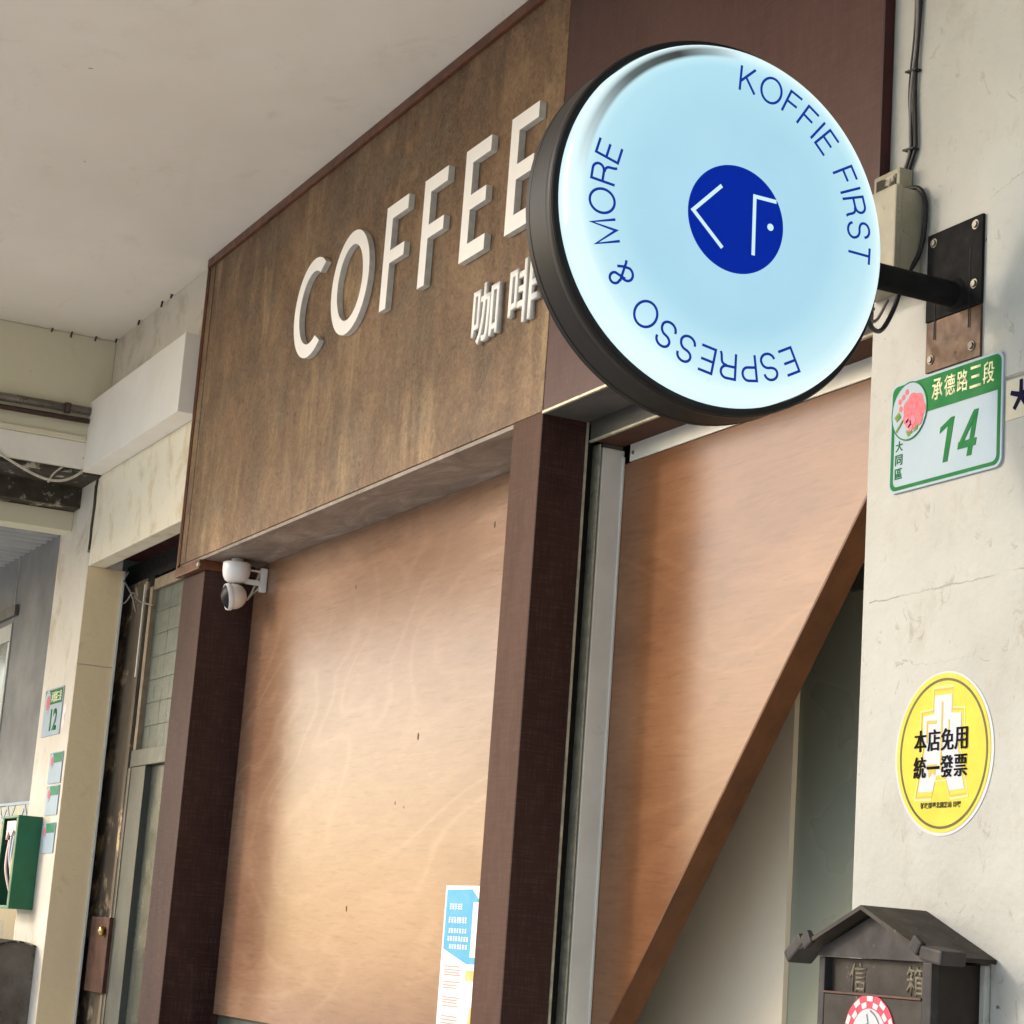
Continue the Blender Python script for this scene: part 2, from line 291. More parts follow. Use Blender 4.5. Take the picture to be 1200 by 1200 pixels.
# ---------------------------------------------------------------- object helpers
def thing(name, label, cat, loc=(0,0,0), group=None):
    o = bpy.data.objects.new(name, None); COL.objects.link(o); o.location = loc; o.empty_display_size = .1
    o['label'] = label; o['category'] = cat
    if group: o['group'] = group
    return o
class G:
    """collects geometry given in place coordinates; build() links it as one mesh object"""
    def __init__(s): s.bm = bmesh.new(); s.sm = []
    def box(s, x0, x1, y0, y1, z0, z1, bev=0, rot=None):
        b = bmesh.new(); bmesh.ops.create_cube(b, size=1)
        c = Vector(((x0+x1)/2, (y0+y1)/2, (z0+z1)/2))
        bmesh.ops.scale(b, vec=(abs(x1-x0), abs(y1-y0), abs(z1-z0)), verts=b.verts)
        if bev: bmesh.ops.bevel(b, geom=b.edges[:], offset=bev, segments=2, affect='EDGES', profile=.6)
        if rot: bmesh.ops.rotate(b, verts=b.verts, cent=(0,0,0), matrix=Matrix.Rotation(rot[1], 3, rot[0]))
        bmesh.ops.translate(b, verts=b.verts, vec=c)
        s._join(b); return s
    def _join(s, b):
        me = bpy.data.meshes.new('tmp'); b.to_mesh(me); b.free(); s.bm.from_mesh(me); bpy.data.meshes.remove(me)
    def face(s, pts, smooth=False):
        f = s.bm.faces.new([s.bm.verts.new(p) for p in pts]); f.smooth = smooth; return s
    def prism(s, poly, y0, y1, inner=None):
        """poly: (x,z) outline in the XZ plane; front at y0, back at y1"""
        b = bmesh.new(); v = [b.verts.new((x, y0, z)) for x, z in poly]; f = b.faces.new(v)
        r = bmesh.ops.extrude_face_region(b, geom=[f]); vs = [e for e in r['geom'] if isinstance(e, bmesh.types.BMVert)]
        bmesh.ops.translate(b, verts=vs, vec=(0, y1-y0, 0)); bmesh.ops.recalc_face_normals(b, faces=b.faces)
        s._join(b); return s
    def prism_yz(s, poly, x0, x1):
        b = bmesh.new(); v = [b.verts.new((x0, y, z)) for y, z in poly]; f = b.faces.new(v)
        r = bmesh.ops.extrude_face_region(b, geom=[f]); vs = [e for e in r['geom'] if isinstance(e, bmesh.types.BMVert)]
        bmesh.ops.translate(b, verts=vs, vec=(x1-x0, 0, 0)); bmesh.ops.recalc_face_normals(b, faces=b.faces)
        s._join(b); return s
    def ring(s, outer, inner, y0, y1):
        """closed band between two equal-length XZ outlines"""
        n_ = len(outer); L = []
        for pl, y in ((outer, y0), (inner, y0), (inner, y1), (outer, y1)): L.append([s.bm.verts.new((x, y, z)) for x, z in pl])
        for k in range(4):
            a, b = L[k], L[(k+1) % 4]
            for i in range(n_):
                j = (i+1) % n_; f = s.bm.faces.new((a[i], a[j], b[j], b[i])); f.smooth = False
        return s
    def lathe(s, profs, cen, axis='X', seg=96, smooth=True):
        """profs: lists of (axial, radius); each list is one smooth strip"""
        cen = Vector(cen)
        def P(a, r, t):
            c_, s_ = r*math.cos(t), r*math.sin(t)
            return cen + Vector({'X': (a, c_, s_), 'Y': (c_, a, s_), 'Z': (c_, s_, a)}[axis])
        for pr in profs:
            rings = []
            for a, r_ in pr:
                if r_ < 1e-6: rings.append([s.bm.verts.new(P(a, 0, 0))])
                else: rings.append([s.bm.verts.new(P(a, r_, 2*math.pi*i/seg)) for i in range(seg)])
            for A_, B_ in zip(rings, rings[1:]):
                for i in range(seg):
                    j = (i+1) % seg
                    q = [A_[i % len(A_)], A_[j % len(A_)], B_[j % len(B_)], B_[i % len(B_)]]
                    u = []; [u.append(v) for v in q if v not in u]
                    if len(u) >= 3: f = s.bm.faces.new(u); f.smooth = smooth
        return s
    def tube(s, pts, r, seg=10):
        pts = [Vector(p) for p in pts]; rings = []; prev = None
        for i, p in enumerate(pts):
            t = (pts[min(i+1, len(pts)-1)] - pts[max(i-1, 0)]).normalized()
            a = prev if prev is not None else (Vector((0,0,1)) if abs(t.z) < .9 else Vector((1,0,0)))
            u = (a - t*a.dot(t)).normalized(); w = t.cross(u); prev = u
            rings.append([s.bm.verts.new(p + r*(math.cos(2*math.pi*k/seg)*u + math.sin(2*math.pi*k/seg)*w)) for k in range(seg)])
        for A_, B_ in zip(rings, rings[1:]):
            for k in range(seg):
                f = s.bm.faces.new((A_[k], A_[(k+1) % seg], B_[(k+1) % seg], B_[k])); f.smooth = True
        s.bm.faces.new(rings[0][::-1]); s.bm.faces.new(rings[-1]); return s
    def text(s, body, box, y, depth=.0006, bold=0, shear=0):
        """lettering on a wall that faces -Y, fitted to box = (x0, x1, z0, z1)"""
        cu = bpy.data.curves.new('lettering', 'FONT'); cu.body = body; cu.resolution_u = 4; cu.offset = bold; cu.shear = shear
        o = bpy.data.objects.new('lettering', cu); COL.objects.link(o)
        dg = bpy.context.evaluated_depsgraph_get(); me = bpy.data.meshes.new_from_object(o.evaluated_get(dg))
        bpy.data.objects.remove(o); bpy.data.curves.remove(cu)
        xs = [v.co.x for v in me.vertices]; ys = [v.co.y for v in me.vertices]
        x0, x1, z0, z1 = box; sx = (x1-x0)/(max(xs)-min(xs)); sz = (z1-z0)/(max(ys)-min(ys)); mx, my = min(xs), min(ys)
        b = bmesh.new(); b.from_mesh(me); bpy.data.meshes.remove(me)
        bmesh.ops.remove_doubles(b, verts=b.verts, dist=1e-6)
        for v in b.verts: v.co = Vector((x0+(v.co.x-mx)*sx, y, z0+(v.co.y-my)*sz))
        r_ = bmesh.ops.extrude_face_region(b, geom=b.faces[:])
        bmesh.ops.translate(b, verts=[e for e in r_['geom'] if isinstance(e, bmesh.types.BMVert)], vec=(0, -depth, 0))
        bmesh.ops.recalc_face_normals(b, faces=b.faces)
        s._join(b); return s
    def build(s, name, mat, parent=None, label=None, cat=None, group=None, kind=None, loc=None, mats=None, recalc=False):
        org = Vector(loc) if loc else (parent_loc(parent) if parent else Vector((0,0,0)))
        if recalc: bmesh.ops.recalc_face_normals(s.bm, faces=s.bm.faces)
        bmesh.ops.translate(s.bm, verts=s.bm.verts, vec=-org)
        me = bpy.data.meshes.new(name); s.bm.to_mesh(me); s.bm.free(); me.materials.append(mat)
        for m_ in (mats or []): me.materials.append(m_)
        o = bpy.data.objects.new(name, me); COL.objects.link(o)
        if parent: o.parent = parent
        else: o.location = org
        if label: o['label'] = label
        if cat: o['category'] = cat
        if group: o['group'] = group
        if kind: o['kind'] = kind
        return o
def parent_loc(p):
    v = Vector((0,0,0))
    while p: v += p.location; p = p.parent
    return v
def ell(cx, cz, rx, rz, n_=64, a0=0):
    return [(cx+rx*math.cos(a0+2*math.pi*i/n_), cz+rz*math.sin(a0+2*math.pi*i/n_)) for i in range(n_)]
def rrect(x0, x1, z0, z1, r, k=6):
    out = []
    for cx, cz, a in ((x1-r, z1-r, 0), (x0+r, z1-r, 90), (x0+r, z0+r, 180), (x1-r, z0+r, 270)):
        for i in range(k+1):
            t = rad(a+90*i/k); out.append((cx+r*math.cos(t), cz+r*math.sin(t)))
    return out

YF = -.02          # front of the fascia;  the plastered pillar's face is y = 0
# ================================================================ SETTING
G().box(-14, 9, -2.5, 3, -.2, 0).build('arcade_floor', M_FLOOR, kind='structure')
G().box(-60, 60, -14, -2.5, -.2, -.02).build('pavement', M_PAVE, kind='structure')
G().box(-60, 60, -80, -14, -.4, -.15).build('road', M_ROAD, kind='structure')
t = thing('low_sky_blocker', 'unseen pale single storey row building across the street, added and sized to control sky light', 'building', (0, -26, 0))  # unseen, added to block low sky; height set by the light on the walls
g = G().box(-50, 40, -36, -30, -.15, 4.4); g.box(-50.2, 40.2, -36, -29.7, 4.4, 4.7); g.build('wall', M_CONC, t)
for i in range(22):
    for z in (1.0,): G().box(-48+4*i, -46+4*i, -30.03, -29.98, z, z+2.0).build('window', M_GLASSP, t)
c_ = G().box(-5.6, 9, -1.9, 1.4, 3.925, 4.25).build('ceiling', M_CEIL, kind='structure')

# ================================================================ RIGHT PILLAR
t = thing('plastered_pillar', 'cream plastered pillar with scuffs and hairline cracks that carries the number 14 plate', 'pillar', (.5, .3, 0))
G().box(0, 1.3, 0, 1.25, 0, 3.92, .004).build('shaft', M_PILLAR, t)
G().box(-.024, -.008, .06, .3, 0, 3.9).build('edge_strip', M_STEELW, t)

# ================================================================ SHOP FASCIA + LETTERS
t = thing('shop_fascia', 'mottled brown fascia board with white raised COFFEE lettering', 'fascia', (-2.6, 0, 2.81))
G().box(-3.955, -1.242, YF, .19, 2.818, 3.915, .0015).build('front_board', M_FASCIA, t)
G().box(-3.952, -1.392, YF+.003, .19, 2.806, 2.8165).build('soffit_board', M_SOFFIT, t)
g = G(); g.box(-3.968, -3.955, YF-.006, .19, 2.806, 3.915, .002); g.box(-3.9548, -3.946, YF-.004, YF+.01, 2.816, 3.885, .001); g.build('side_trim', M_TRIM, t)
G().box(-3.954, -1.2, YF-.012, YF+.01, 3.893, 3.9235, .002).build('top_trim', M_TRIM, t)
G().box(-1.2415, -1.2385, YF+.002, .1, 2.818, 3.892).build('seam_strip', M_TRIMD, t)
G().box(-3.8905, -3.8885, YF-.0012, YF+.004, 2.82, 3.89).build('board_joint', M_POSTF, t)
def letter(polys, name, lab, depth=.018):
    """raised cut-out letter: white face on a slightly recessed grey edge"""
    yb = YF-.0005; o = None
    g_ = G()
    for kind, a in polys:
        if kind == 'P': g_.prism(a, yb-depth, yb)
        else: g_.ring(a[0], a[1], yb-depth, yb)
    o = g_.build(name, M_LETTER, t, label=lab, mats=[M_LETEDGE], recalc=True)
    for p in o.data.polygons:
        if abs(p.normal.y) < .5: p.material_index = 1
    return o
zT, zB, w_ = 3.611, 3.306, .045
def arcpts(cx, cz, rx, rz, a0, a1, k=28): return [(cx+rx*math.cos(rad(a0+(a1-a0)*i/k)), cz+rz*math.sin(rad(a0+(a1-a0)*i/k))) for i in range(k+1)]
cz = (zT+zB)/2; rz = (zT-zB)/2+.004
letter([('P', arcpts(-2.812, cz, .146, rz, 52, 308) + arcpts(-2.812, cz, .146-.046, rz-.042, 300, 60))], 'letter', 'white raised letter C')
letter([('R', (ell(-2.508, cz, .143, rz, 56), ell(-2.508, cz, .143-.047, rz-.042, 56)))], 'letter', 'white raised letter O')
def poly_F(x): return [(x, zB), (x+w_, zB), (x+w_, 3.437), (x+.143, 3.437), (x+.143, 3.475), (x+w_, 3.475), (x+w_, zT-.042), (x+.150, zT-.042), (x+.150, zT), (x, zT)]
def poly_E(x): return [(x, zB), (x+.148, zB), (x+.148, zB+.042), (x+w_, zB+.042), (x+w_, 3.440), (x+.136, 3.440), (x+.136, 3.480), (x+w_, 3.480), (x+w_, zT-.042), (x+.148, zT-.042), (x+.148, zT), (x, zT)]
letter([('P', poly_F(-2.262))], 'letter', 'white raised letter F, the first of two')
letter([('P', poly_F(-2.004))], 'letter', 'white raised letter F, the second of two')
letter([('P', poly_E(-1.744))], 'letter', 'white raised letter E, the first of two')
letter([('P', poly_E(-1.482))], 'letter', 'white raised letter E half behind the round sign')
for ch, bx in (('咖', (-1.640, -1.492, 3.058, 3.214)), ('啡', (-1.436, -1.284, 3.058, 3.217))):
    g = G().text(ch, bx, YF-.0005, .014, bold=.010)
    o = g.build('letter', M_LETTER, t, label='white raised Chinese character '+ch, mats=[M_LETEDGE])
    for p in o.data.polygons:
        if abs(p.normal.y) < .5: p.material_index = 1

# maroon panel over the right doorway
t = thing('maroon_panel', 'plain dark maroon panel above the right doorway, behind the round sign', 'panel', (-.6, 0, 2.815))
G().box(-1.238, .028, YF, .1, 2.818, 3.92, .0015).build('sheet', M_MAROON, t)
G().box(.028, .036, YF-.003, -.001, 2.818, 3.92, .001).build('edge_trim', M_TRIMD, t)
G().box(-1.237, -.02, YF-.003, YF+.004, 2.811, 2.8175, .0008).build('bottom_edge', M_EDGE, t)

# ================================================================ CLADDED COLUMNS
t = thing('boxed_column', 'wide dark brown boxed column left of the plywood, under the fascia end', 'column', (-3.82, .09, 0))
G().box(-3.937, -3.7115, -.004, .6, 0, 2.770, .001).build('front_cladding', M_MAUVE, t)
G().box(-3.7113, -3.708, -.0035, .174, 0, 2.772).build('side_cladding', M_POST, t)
g = G(); g.box(-3.962, -3.700, -.03, .17, 2.773, 2.8055, .003); g.build('cap_trim', M_TRIM, t)
G().box(-3.712, -3.697, -.034, -.026, 2.781, 2.792, .001).build('corner_clip', M_EDGE, t)
t = thing('boxed_post', 'narrow dark brown boxed post between the two plywood boards', 'post', (-1.31, .04, 0))
G().box(-1.389, -1.2415, YF, .094, 0, 2.8165, .001).build('front_cladding', M_POSTF, t)
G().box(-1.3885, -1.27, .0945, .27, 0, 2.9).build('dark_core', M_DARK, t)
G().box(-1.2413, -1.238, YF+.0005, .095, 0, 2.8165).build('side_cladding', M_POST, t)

# ================================================================ PLYWOOD BOARDS
t = thing('plywood_board', 'large varnished plywood board with a poster at its lower right corner', 'board', (-2.5, .18, 1.335))
G().box(-3.7075, -1.392, .175, .193, 1.335, 2.8055, .001).build('sheet', M_PLY, t)
G().box(-3.707, -1.392, .193, .215, 1.30, 1.36).build('batten', M_DOORF, t)
for x, z, h in ((-2.242,2.148,.012), (-2.362,1.973,.006), (-2.789,2.626,.008), (-2.646,1.684,.010), (-1.86,2.675,.011), (-2.30,1.96,.004)):
    G().prism(ell(x, z, h*.36, h*.85, 10), .1744, .1752).build('knot', M_KNOT, t)
t = thing('shop_window', 'dark window strip just below the large plywood board', 'window', (-2.5, .22, 0))
g = G(); g.box(-3.7, -3.64, .2, .25, 0, 1.30); g.box(-3.64, -1.39, .2, .25, 1.25, 1.2995); g.build('frame', M_DOORF, t)
G().box(-3.64, -1.39, .222, .228, 0, 1.25).build('pane', M_GLASSD, t)

# the cut board: hangs in the doorway, its lower edge cut on a long diagonal
t = thing('cut_plywood_board', 'varnished plywood board cut on a long diagonal inside the right doorway', 'board', (-.7, .22, 1.2))
xr = .2
def dz(x, x0=-.289, z0=2.487, x1=-1.149, z1=1.465): return z0 + (x-x0)*(z1-z0)/(x1-x0)
poly = [(-1.24, dz(-1.24)), (-1.24, 2.728), (xr, 2.728), (xr, dz(xr))]
G().prism(poly, .202, .214).build('sheet', M_PLY2, t)
nx, nz = (1.022, -.86); L_ = math.hypot(nx, nz); nx, nz = nx/L_*.006, nz/L_*.006
G().prism([(-1.24, dz(-1.24)-.0005), (xr, dz(xr)-.0005), (xr+nx, dz(xr)+nz), (-1.24+nx, dz(-1.24)+nz)], .2015, .262).build('diagonal_edge', M_PLYEDGE, t)

# ================================================================ SHUTTER HEADER AND GUIDE
t = thing('shutter_header', 'grey metal shutter header and white guide rail beside the narrow post', 'shutter frame', (-1.0, .12, 2.7))
G().box(-1.2378, -.005, YF+.006, .0985, 2.8115, 2.8175).build('soffit_plate', M_STEEL, t)
g = G(); g.box(-1.237, -.004, .107, .111, 2.770, 2.83); g.build('lintel_plate', M_STEEL, t)
G().box(-1.237, -.004, .1045, .1115, 2.7645, 2.7695).build('lintel_edge', M_EDGE, t)
G().box(-1.237, -.004, .112, .198, 2.7705, 2.776).build('upper_soffit', M_POSTF, t)
G().box(-1.205, -.004, .1965, .2012, 2.729, 2.770, .0008).build('head_strip', M_STEELW, t)
G().box(-1.2378, -1.2345, .0955, .101, 0, 2.811).build('guide_edge', M_EDGE, t)
G().box(-1.2695, -1.2365, .133, .1372, 0, 2.766).build('guide_lip', M_EDGE, t)
g = G(); g.box(-1.2695, -1.2368, .1425, .2005, 0, 2.7605, .002); g.build('white_jamb', M_STEELW, t)
G().box(-1.249, -1.2375, .142, .1955, 2.761, 2.7695).build('jamb_head', M_STEEL, t)
G().box(-1.237, -1.2335, .196, .2012, 0, 2.745, .001).build('jamb_bead', M_STEELW, t)
G().lathe([[(0,0),(0,.004),(.003,.004)]], (-1.2365, .118, 2.785), 'X', 10).build('screw', M_BOLT, t)
G().lathe([[(-.002,0),(-.002,.0045),(0,.005)]], (-1.19, .1965, 2.748), 'Y', 12).build('screw', M_BOLT, t)

# ================================================================ STAIR DOORWAY (behind the cut board)
G().box(-2.2, -.858, .45, .50, 0, 2.9).build('stair_wall', M_STAIRW, loc=(-1, .38, 0), label='plain beige inner wall seen below the diagonal plywood', cat='wall')
t = thing('glass_door', 'dark green glass door in the right doorway beside the cream pillar', 'door', (-.5, .58, 0))
G().box(-.8575, .05, .462, .47, 0, 2.395).build('pane', M_GLASSD, t)
g = G(); g.box(-.8575, .05, .452, .50, 2.396, 2.45, .002); g.build('head_frame', M_DOORF, t)
G().box(-.8575, .05, .45, .50, 2.4505, 2.9).build('transom_panel', M_STAIRW, t)
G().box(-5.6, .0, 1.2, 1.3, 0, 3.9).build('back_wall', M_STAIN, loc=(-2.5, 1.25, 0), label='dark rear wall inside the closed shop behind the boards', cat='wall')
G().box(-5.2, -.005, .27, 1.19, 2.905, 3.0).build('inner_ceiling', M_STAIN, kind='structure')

# ================================================================ ROUND LIGHT BOX SIGN
SC = Vector((0, -.4893, 2.7217))
t = thing('round_lightbox_sign', 'round black rimmed light box sign, lit pale blue, on an arm from the pillar', 'sign', (.235, 0, 2.72))
b0, f0 = .189, .278
g = G().lathe([[(b0, 0), (b0, .296)], [(b0, .296), (b0+.004, .300)], [(b0+.004, .300), (f0-.003, .300)], [(f0-.003, .300), (f0, .298)], [(f0, .298)]], SC, 'X', 128)
g.lathe([[(b0+.012, .3002), (b0+.013, .3008), (b0+.016, .3008), (b0+.017, .3002)], [(f0-.020, .3002), (f0-.019, .3008), (f0-.006, .3008), (f0-.005, .3002)]], SC, 'X', 128)
g.build('casing', M_CASE, t)
G().lathe([[(f0, .2975), (f0+.0005, .2965), (f0+.0005, .289)], [(f0+.0005, .289), (f0-.02, .2885)]], SC, 'X', 128).build('front_rim', M_BLACK, t)
prof = [(f0-.015, .2875)] + [(f0+.006+.028*math.sin(rad(a)), .264+.0235*math.cos(rad(a))) for a in range(0, 91, 9)] + [(.312, .2635*k/8) for k in range(7, -1, -1)]
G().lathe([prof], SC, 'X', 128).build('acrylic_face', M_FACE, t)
# lettering: single-stroke sans capitals laid round the face
def arcp(cx, cy_, rx, ry, a0, a1, k=14): return [(cx+rx*math.cos(rad(a0+(a1-a0)*i/k)), cy_+ry*math.sin(rad(a0+(a1-a0)*i/k))) for i in range(k+1)]
GL = {  # width, strokes (cap height 1)
 'K': (.66, [[(0,0),(0,1)], [(.62,1),(.02,.38)], [(.23,.58),(.66,0)]]),
 'O': (.90, ['c', arcp(.45,.5,.45,.51,0,360,32)[:-1]]),
 'F': (.56, [[(0,0),(0,.97),(.56,.97)], [(.03,.52),(.50,.52)]]),
 'I': (.02, [[(0.01,0),(.01,1)]]),
 'E': (.60, [[(.60,.03),(0,.03),(0,.97),(.58,.97)], [(.03,.53),(.54,.53)]]),
 'R': (.66, [[(0,0),(0,.97),(.38,.97)]+arcp(.38,.74,.24,.23,90,-90,12)+[(.03,.51)], [(.38,.50)]+arcp(.42,.31,.18,.17,90,10,6)+[(.62,.1),(.66,0)]]),
 'S': (.66, [[(.62,.74)]+arcp(.33,.76,.28,.235,5,180,12)+arcp(.33,.74,.28,.2,180,262,6)+arcp(.34,.28,.29,.26,78,0,7)+arcp(.34,.27,.30,.265,0,-175,14)]),
 'T': (.66, [[(.33,0),(.33,.94)], [(0,.97),(.66,.97)]]),
 'P': (.60, [[(0,0),(0,.97),(.36,.97)]+arcp(.36,.72,.24,.25,90,-90,12)+[(.03,.47)]]),
 'M': (.80, [[(0,0),(0,1),(.40,.06),(.80,1),(.80,0)]]),
 '&': (.74, [[(.74,0),(.66,.06),(.20,.60)]+arcp(.36,.77,.20,.21,215,-35,14)+[(.20,.42)]+arcp(.29,.24,.26,.245,115,300,12)+[(.58,.22),(.70,.46)]]),
 ' ': (.30, [])}
def ribbon(g_, pts, w, mp, closed, lift):
    P = [Vector(p) for i, p in enumerate(pts) if i == 0 or (Vector(p)-Vector(pts[i-1])).length > 1e-4]
    n_ = len(P); Lf, Rt = [], []
    for i in range(n_):
        a = P[(i-1) % n_] if (closed or i) else None; b = P[(i+1) % n_] if (closed or i < n_-1) else None
        d1 = (P[i]-a).normalized() if a else None; d2 = (b-P[i]).normalized() if b else None
        d = (d1+d2).normalized() if d1 and d2 else (d1 or d2)
        m_ = Vector((-d.y, d.x)); k = 1.0
        if d1 and d2: k = 1/max(.42, m_.dot(Vector((-d2.y, d2.x))))
        Lf.append(P[i]+m_*w*.5*k); Rt.append(P[i]-m_*w*.5*k)
    for h0, h1, who in ((lift, lift, 'top'),):
        VL = [g_.bm.verts.new(mp(p, lift)) for p in Lf]; VR = [g_.bm.verts.new(mp(p, lift)) for p in Rt]
    for i in range(n_ if closed else n_-1):
        j = (i+1) % n_; g_.bm.faces.new((VL[i], VR[i], VR[j], VL[j]))
CH, R0, LW = .0415, .2125, .0043
def arc_text(s_, a_start, a_end, gapadj):
    ws = [GL[c][0]*CH for c in s_]
    rm = R0+CH*.5; total = rad(abs(a_end-a_start))*rm
    gap = (total-sum(ws))/(len(s_)-1); pos = 0; k = 0
    for c, wd in zip(s_, ws):
        am_ = rad(a_start) - (pos+wd/2)/rm          # clockwise seen from the front
        er = Vector((math.cos(am_), math.sin(am_))); et = Vector((math.sin(am_), -math.cos(am_)))
        def mp(p, lift):
            q = er*(R0+p.y*CH) + et*((p.x*CH)-wd/2)
            return Vector((FC.x+.0006+lift, FC.y+q.x, FC.z+q.y))
        g_ = G(); st_ = GL[c][1]
        if st_:
            if st_[0] == 'c': ribbon(g_, st_[1], LW/CH, mp, True, 0)
            else:
                for q_, s1 in enumerate(st_): ribbon(g_, s1, LW/CH, mp, False, .00012*q_)
            g_.build('letter', M_LTEXT, t, recalc=True)
        pos += wd+gap
arc_text('KOFFIE FIRST', 90.6, -4.4, 0)
arc_text('ESPRESSO & MORE', -58.8, -197.6, 0)
LG = G(); pts = [(FC.x+.0008, FC.y+.002+.0865*math.cos(2*math.pi*i/72), FC.z+.001+.0865*math.sin(2*math.pi*i/72)) for i in range(72)]
LG.face(pts); lo = LG.build('logo_disc', M_LBLUE, t)
def mpl(p, lift): return Vector((FC.x+.0014+lift, FC.y+p.x, FC.z+p.y))
g = G(); ribbon(g, [(-.027,.049),(-.0755,-.001),(-.0205,-.050)], .0062, mpl, False, 0); ribbon(g, [(.0355,-.050),(.0335,.0455),(.0735,.0455)], .0062, mpl, False, .0001)
g.face([mpl(Vector((.0645+.0058*math.cos(a*math.pi/10), .002+.0058*math.sin(a*math.pi/10))), .0002) for a in range(20)])
g.build('logo_line', M_LWHITE, lo, recalc=True)
# arm and wall plate
g = G().lathe([[(-.195, 0), (-.195, .0215)], [(-.195, .0215), (-.008, .0215)], [(-.012, .0215), (-.008, .029), (-.006, .030)]], (.235, 0, 2.7215), 'Y', 28); g.build('arm', M_BLACKM, t)
wp = G().box(.159, .305, -.0065, -.0005, 2.690, 2.846, .002).build('wall_plate', M_BLACKM, t)
wp2 = G().box(.161, .304, -.0050, -.0005, 2.601, 2.689, .001).build('lower_plate', M_BROWNPL, t)
for x, z, par in ((.176,2.829,wp), (.286,2.831,wp), (.286,2.728,wp), (.176,2.622,wp2), (.283,2.622,wp2)):
    G().lathe([[(-.0095, 0), (-.0095, .0055)], [(-.0095, .0055), (-.0068, .0062)], [(-.0068, .0085), (-.0068,.0035)], [(-.0068, .0085), (-.006, .0088)]], (x, 0, z), 'Y', 12).build('bolt', M_BOLT, par)
G().box(.1835, .1862, -.0072, -.0067, 2.655, 2.72).build('slot', M_DARK, wp); G().box(.274, .2767, -.0072, -.0067, 2.655, 2.795).build('slot', M_DARK, wp)

# cable from the sign, loop under the arm
def curve(pts, k=8):
    P = [Vector(p) for p in pts]; out = []
    for i in range(len(P)-1):
        p0, p1, p2, p3 = P[max(i-1,0)], P[i], P[i+1], P[min(i+2,len(P)-1)]
        for j in range(k):
            u = j/k; out.append(.5*((2*p1)+(p2-p0)*u+(2*p0-5*p1+4*p2-p3)*u*u+(3*p1-p0-3*p2+p3)*u**3))
    return out+[P[-1]]
g = G().tube(curve([(.10,-.02,2.945), (.135,-.012,2.940), (.150,-.008,2.915), (.152,-.008,2.87), (.142,-.01,2.82), (.128,-.03,2.77), (.12,-.045,2.715), (.13,-.075,2.672), (.15,-.11,2.665), (.18,-.15,2.685), (.2,-.19,2.70)]), .0042, 8)
g.tube(curve([(.15,-.012,2.735), (.165,-.02,2.752), (.19,-.03,2.757), (.205,-.03,2.745), (.21,-.028,2.73)]), .0036, 8)
g.build('sign_cable', M_CABLE, loc=(.15, 0, 2.8), label='black power cable looping under the round sign arm', cat='cable')
g = G().tube(curve([(.11,-.05,2.735), (.12,-.08,2.69), (.145,-.12,2.683), (.175,-.155,2.70), (.16,-.13,2.71), (.14,-.1,2.70)]), .003, 6)
g.build('sign_cable', M_CABLEG, loc=(.14, -.1, 2.7), label='thin grey cable coiled below the round sign arm', cat='cable')
# junction box
t = thing('junction_box', 'grimy cream electrical junction box behind the round sign arm', 'junction box', (.08, 0, 2.86))
G().box(.006, .135, -.045, -.0005, 2.766, 2.935, .003).build('body', M_JBOX, t)
G().box(.003, .138, -.060, -.0455, 2.763, 2.938, .004).build('lid', M_JBOX, t)
g = G(); g.box(.030, .105, -.03, -.001, 2.9355, 2.985, .003); g.build('cable_entry', M_JBOX, t)
g = G(); g.box(.040, .096, -.0315, -.0303, 2.9365, 2.975); g.build('entry_opening', M_STAIN, t)
# wall cables with ties
t = thing('wall_cables', 'bundle of dark cables tied to the pillar above the junction box', 'cable', (.11, 0, 3.3))
zs = [2.945, 2.985, 3.02, 3.06, 3.12, 3.17, 3.22, 3.28, 3.34, 3.45, 3.6, 3.92]
cx = [.085, .092, .108, .107, .103, .1045, .1085, .112, .1125, .116, .12, .124]
def cab(dx, amp, ph, r_, y_=-.006): return [(x+dx+amp*math.sin(z*17+ph), y_, z) for x, z in zip(cx, zs)]
G().tube(curve(cab(.006, .0015, 0, 0)), .0034, 8).build('cable', M_CABLE, t)
G().tube(curve(cab(-.006, .003, 1.6, 0)), .0030, 8).build('cable', M_CABLE, t)
G().tube(curve(cab(0, .004, 3.2, 0, -.010)), .0026, 8).build('cable', M_CABLEG, t)
G().tube(curve(cab(-.011, .002, 4.4, 0, -.004)), .0024, 8).build('cable', M_CABLEG, t)
for z in (3.02, 3.168):
    x = .106
    G().box(x-.018, x+.014, -.0145, -.001, z, z+.0035, .001, rot=('Y', rad(8))).build('cable_tie', M_CABLE, t)

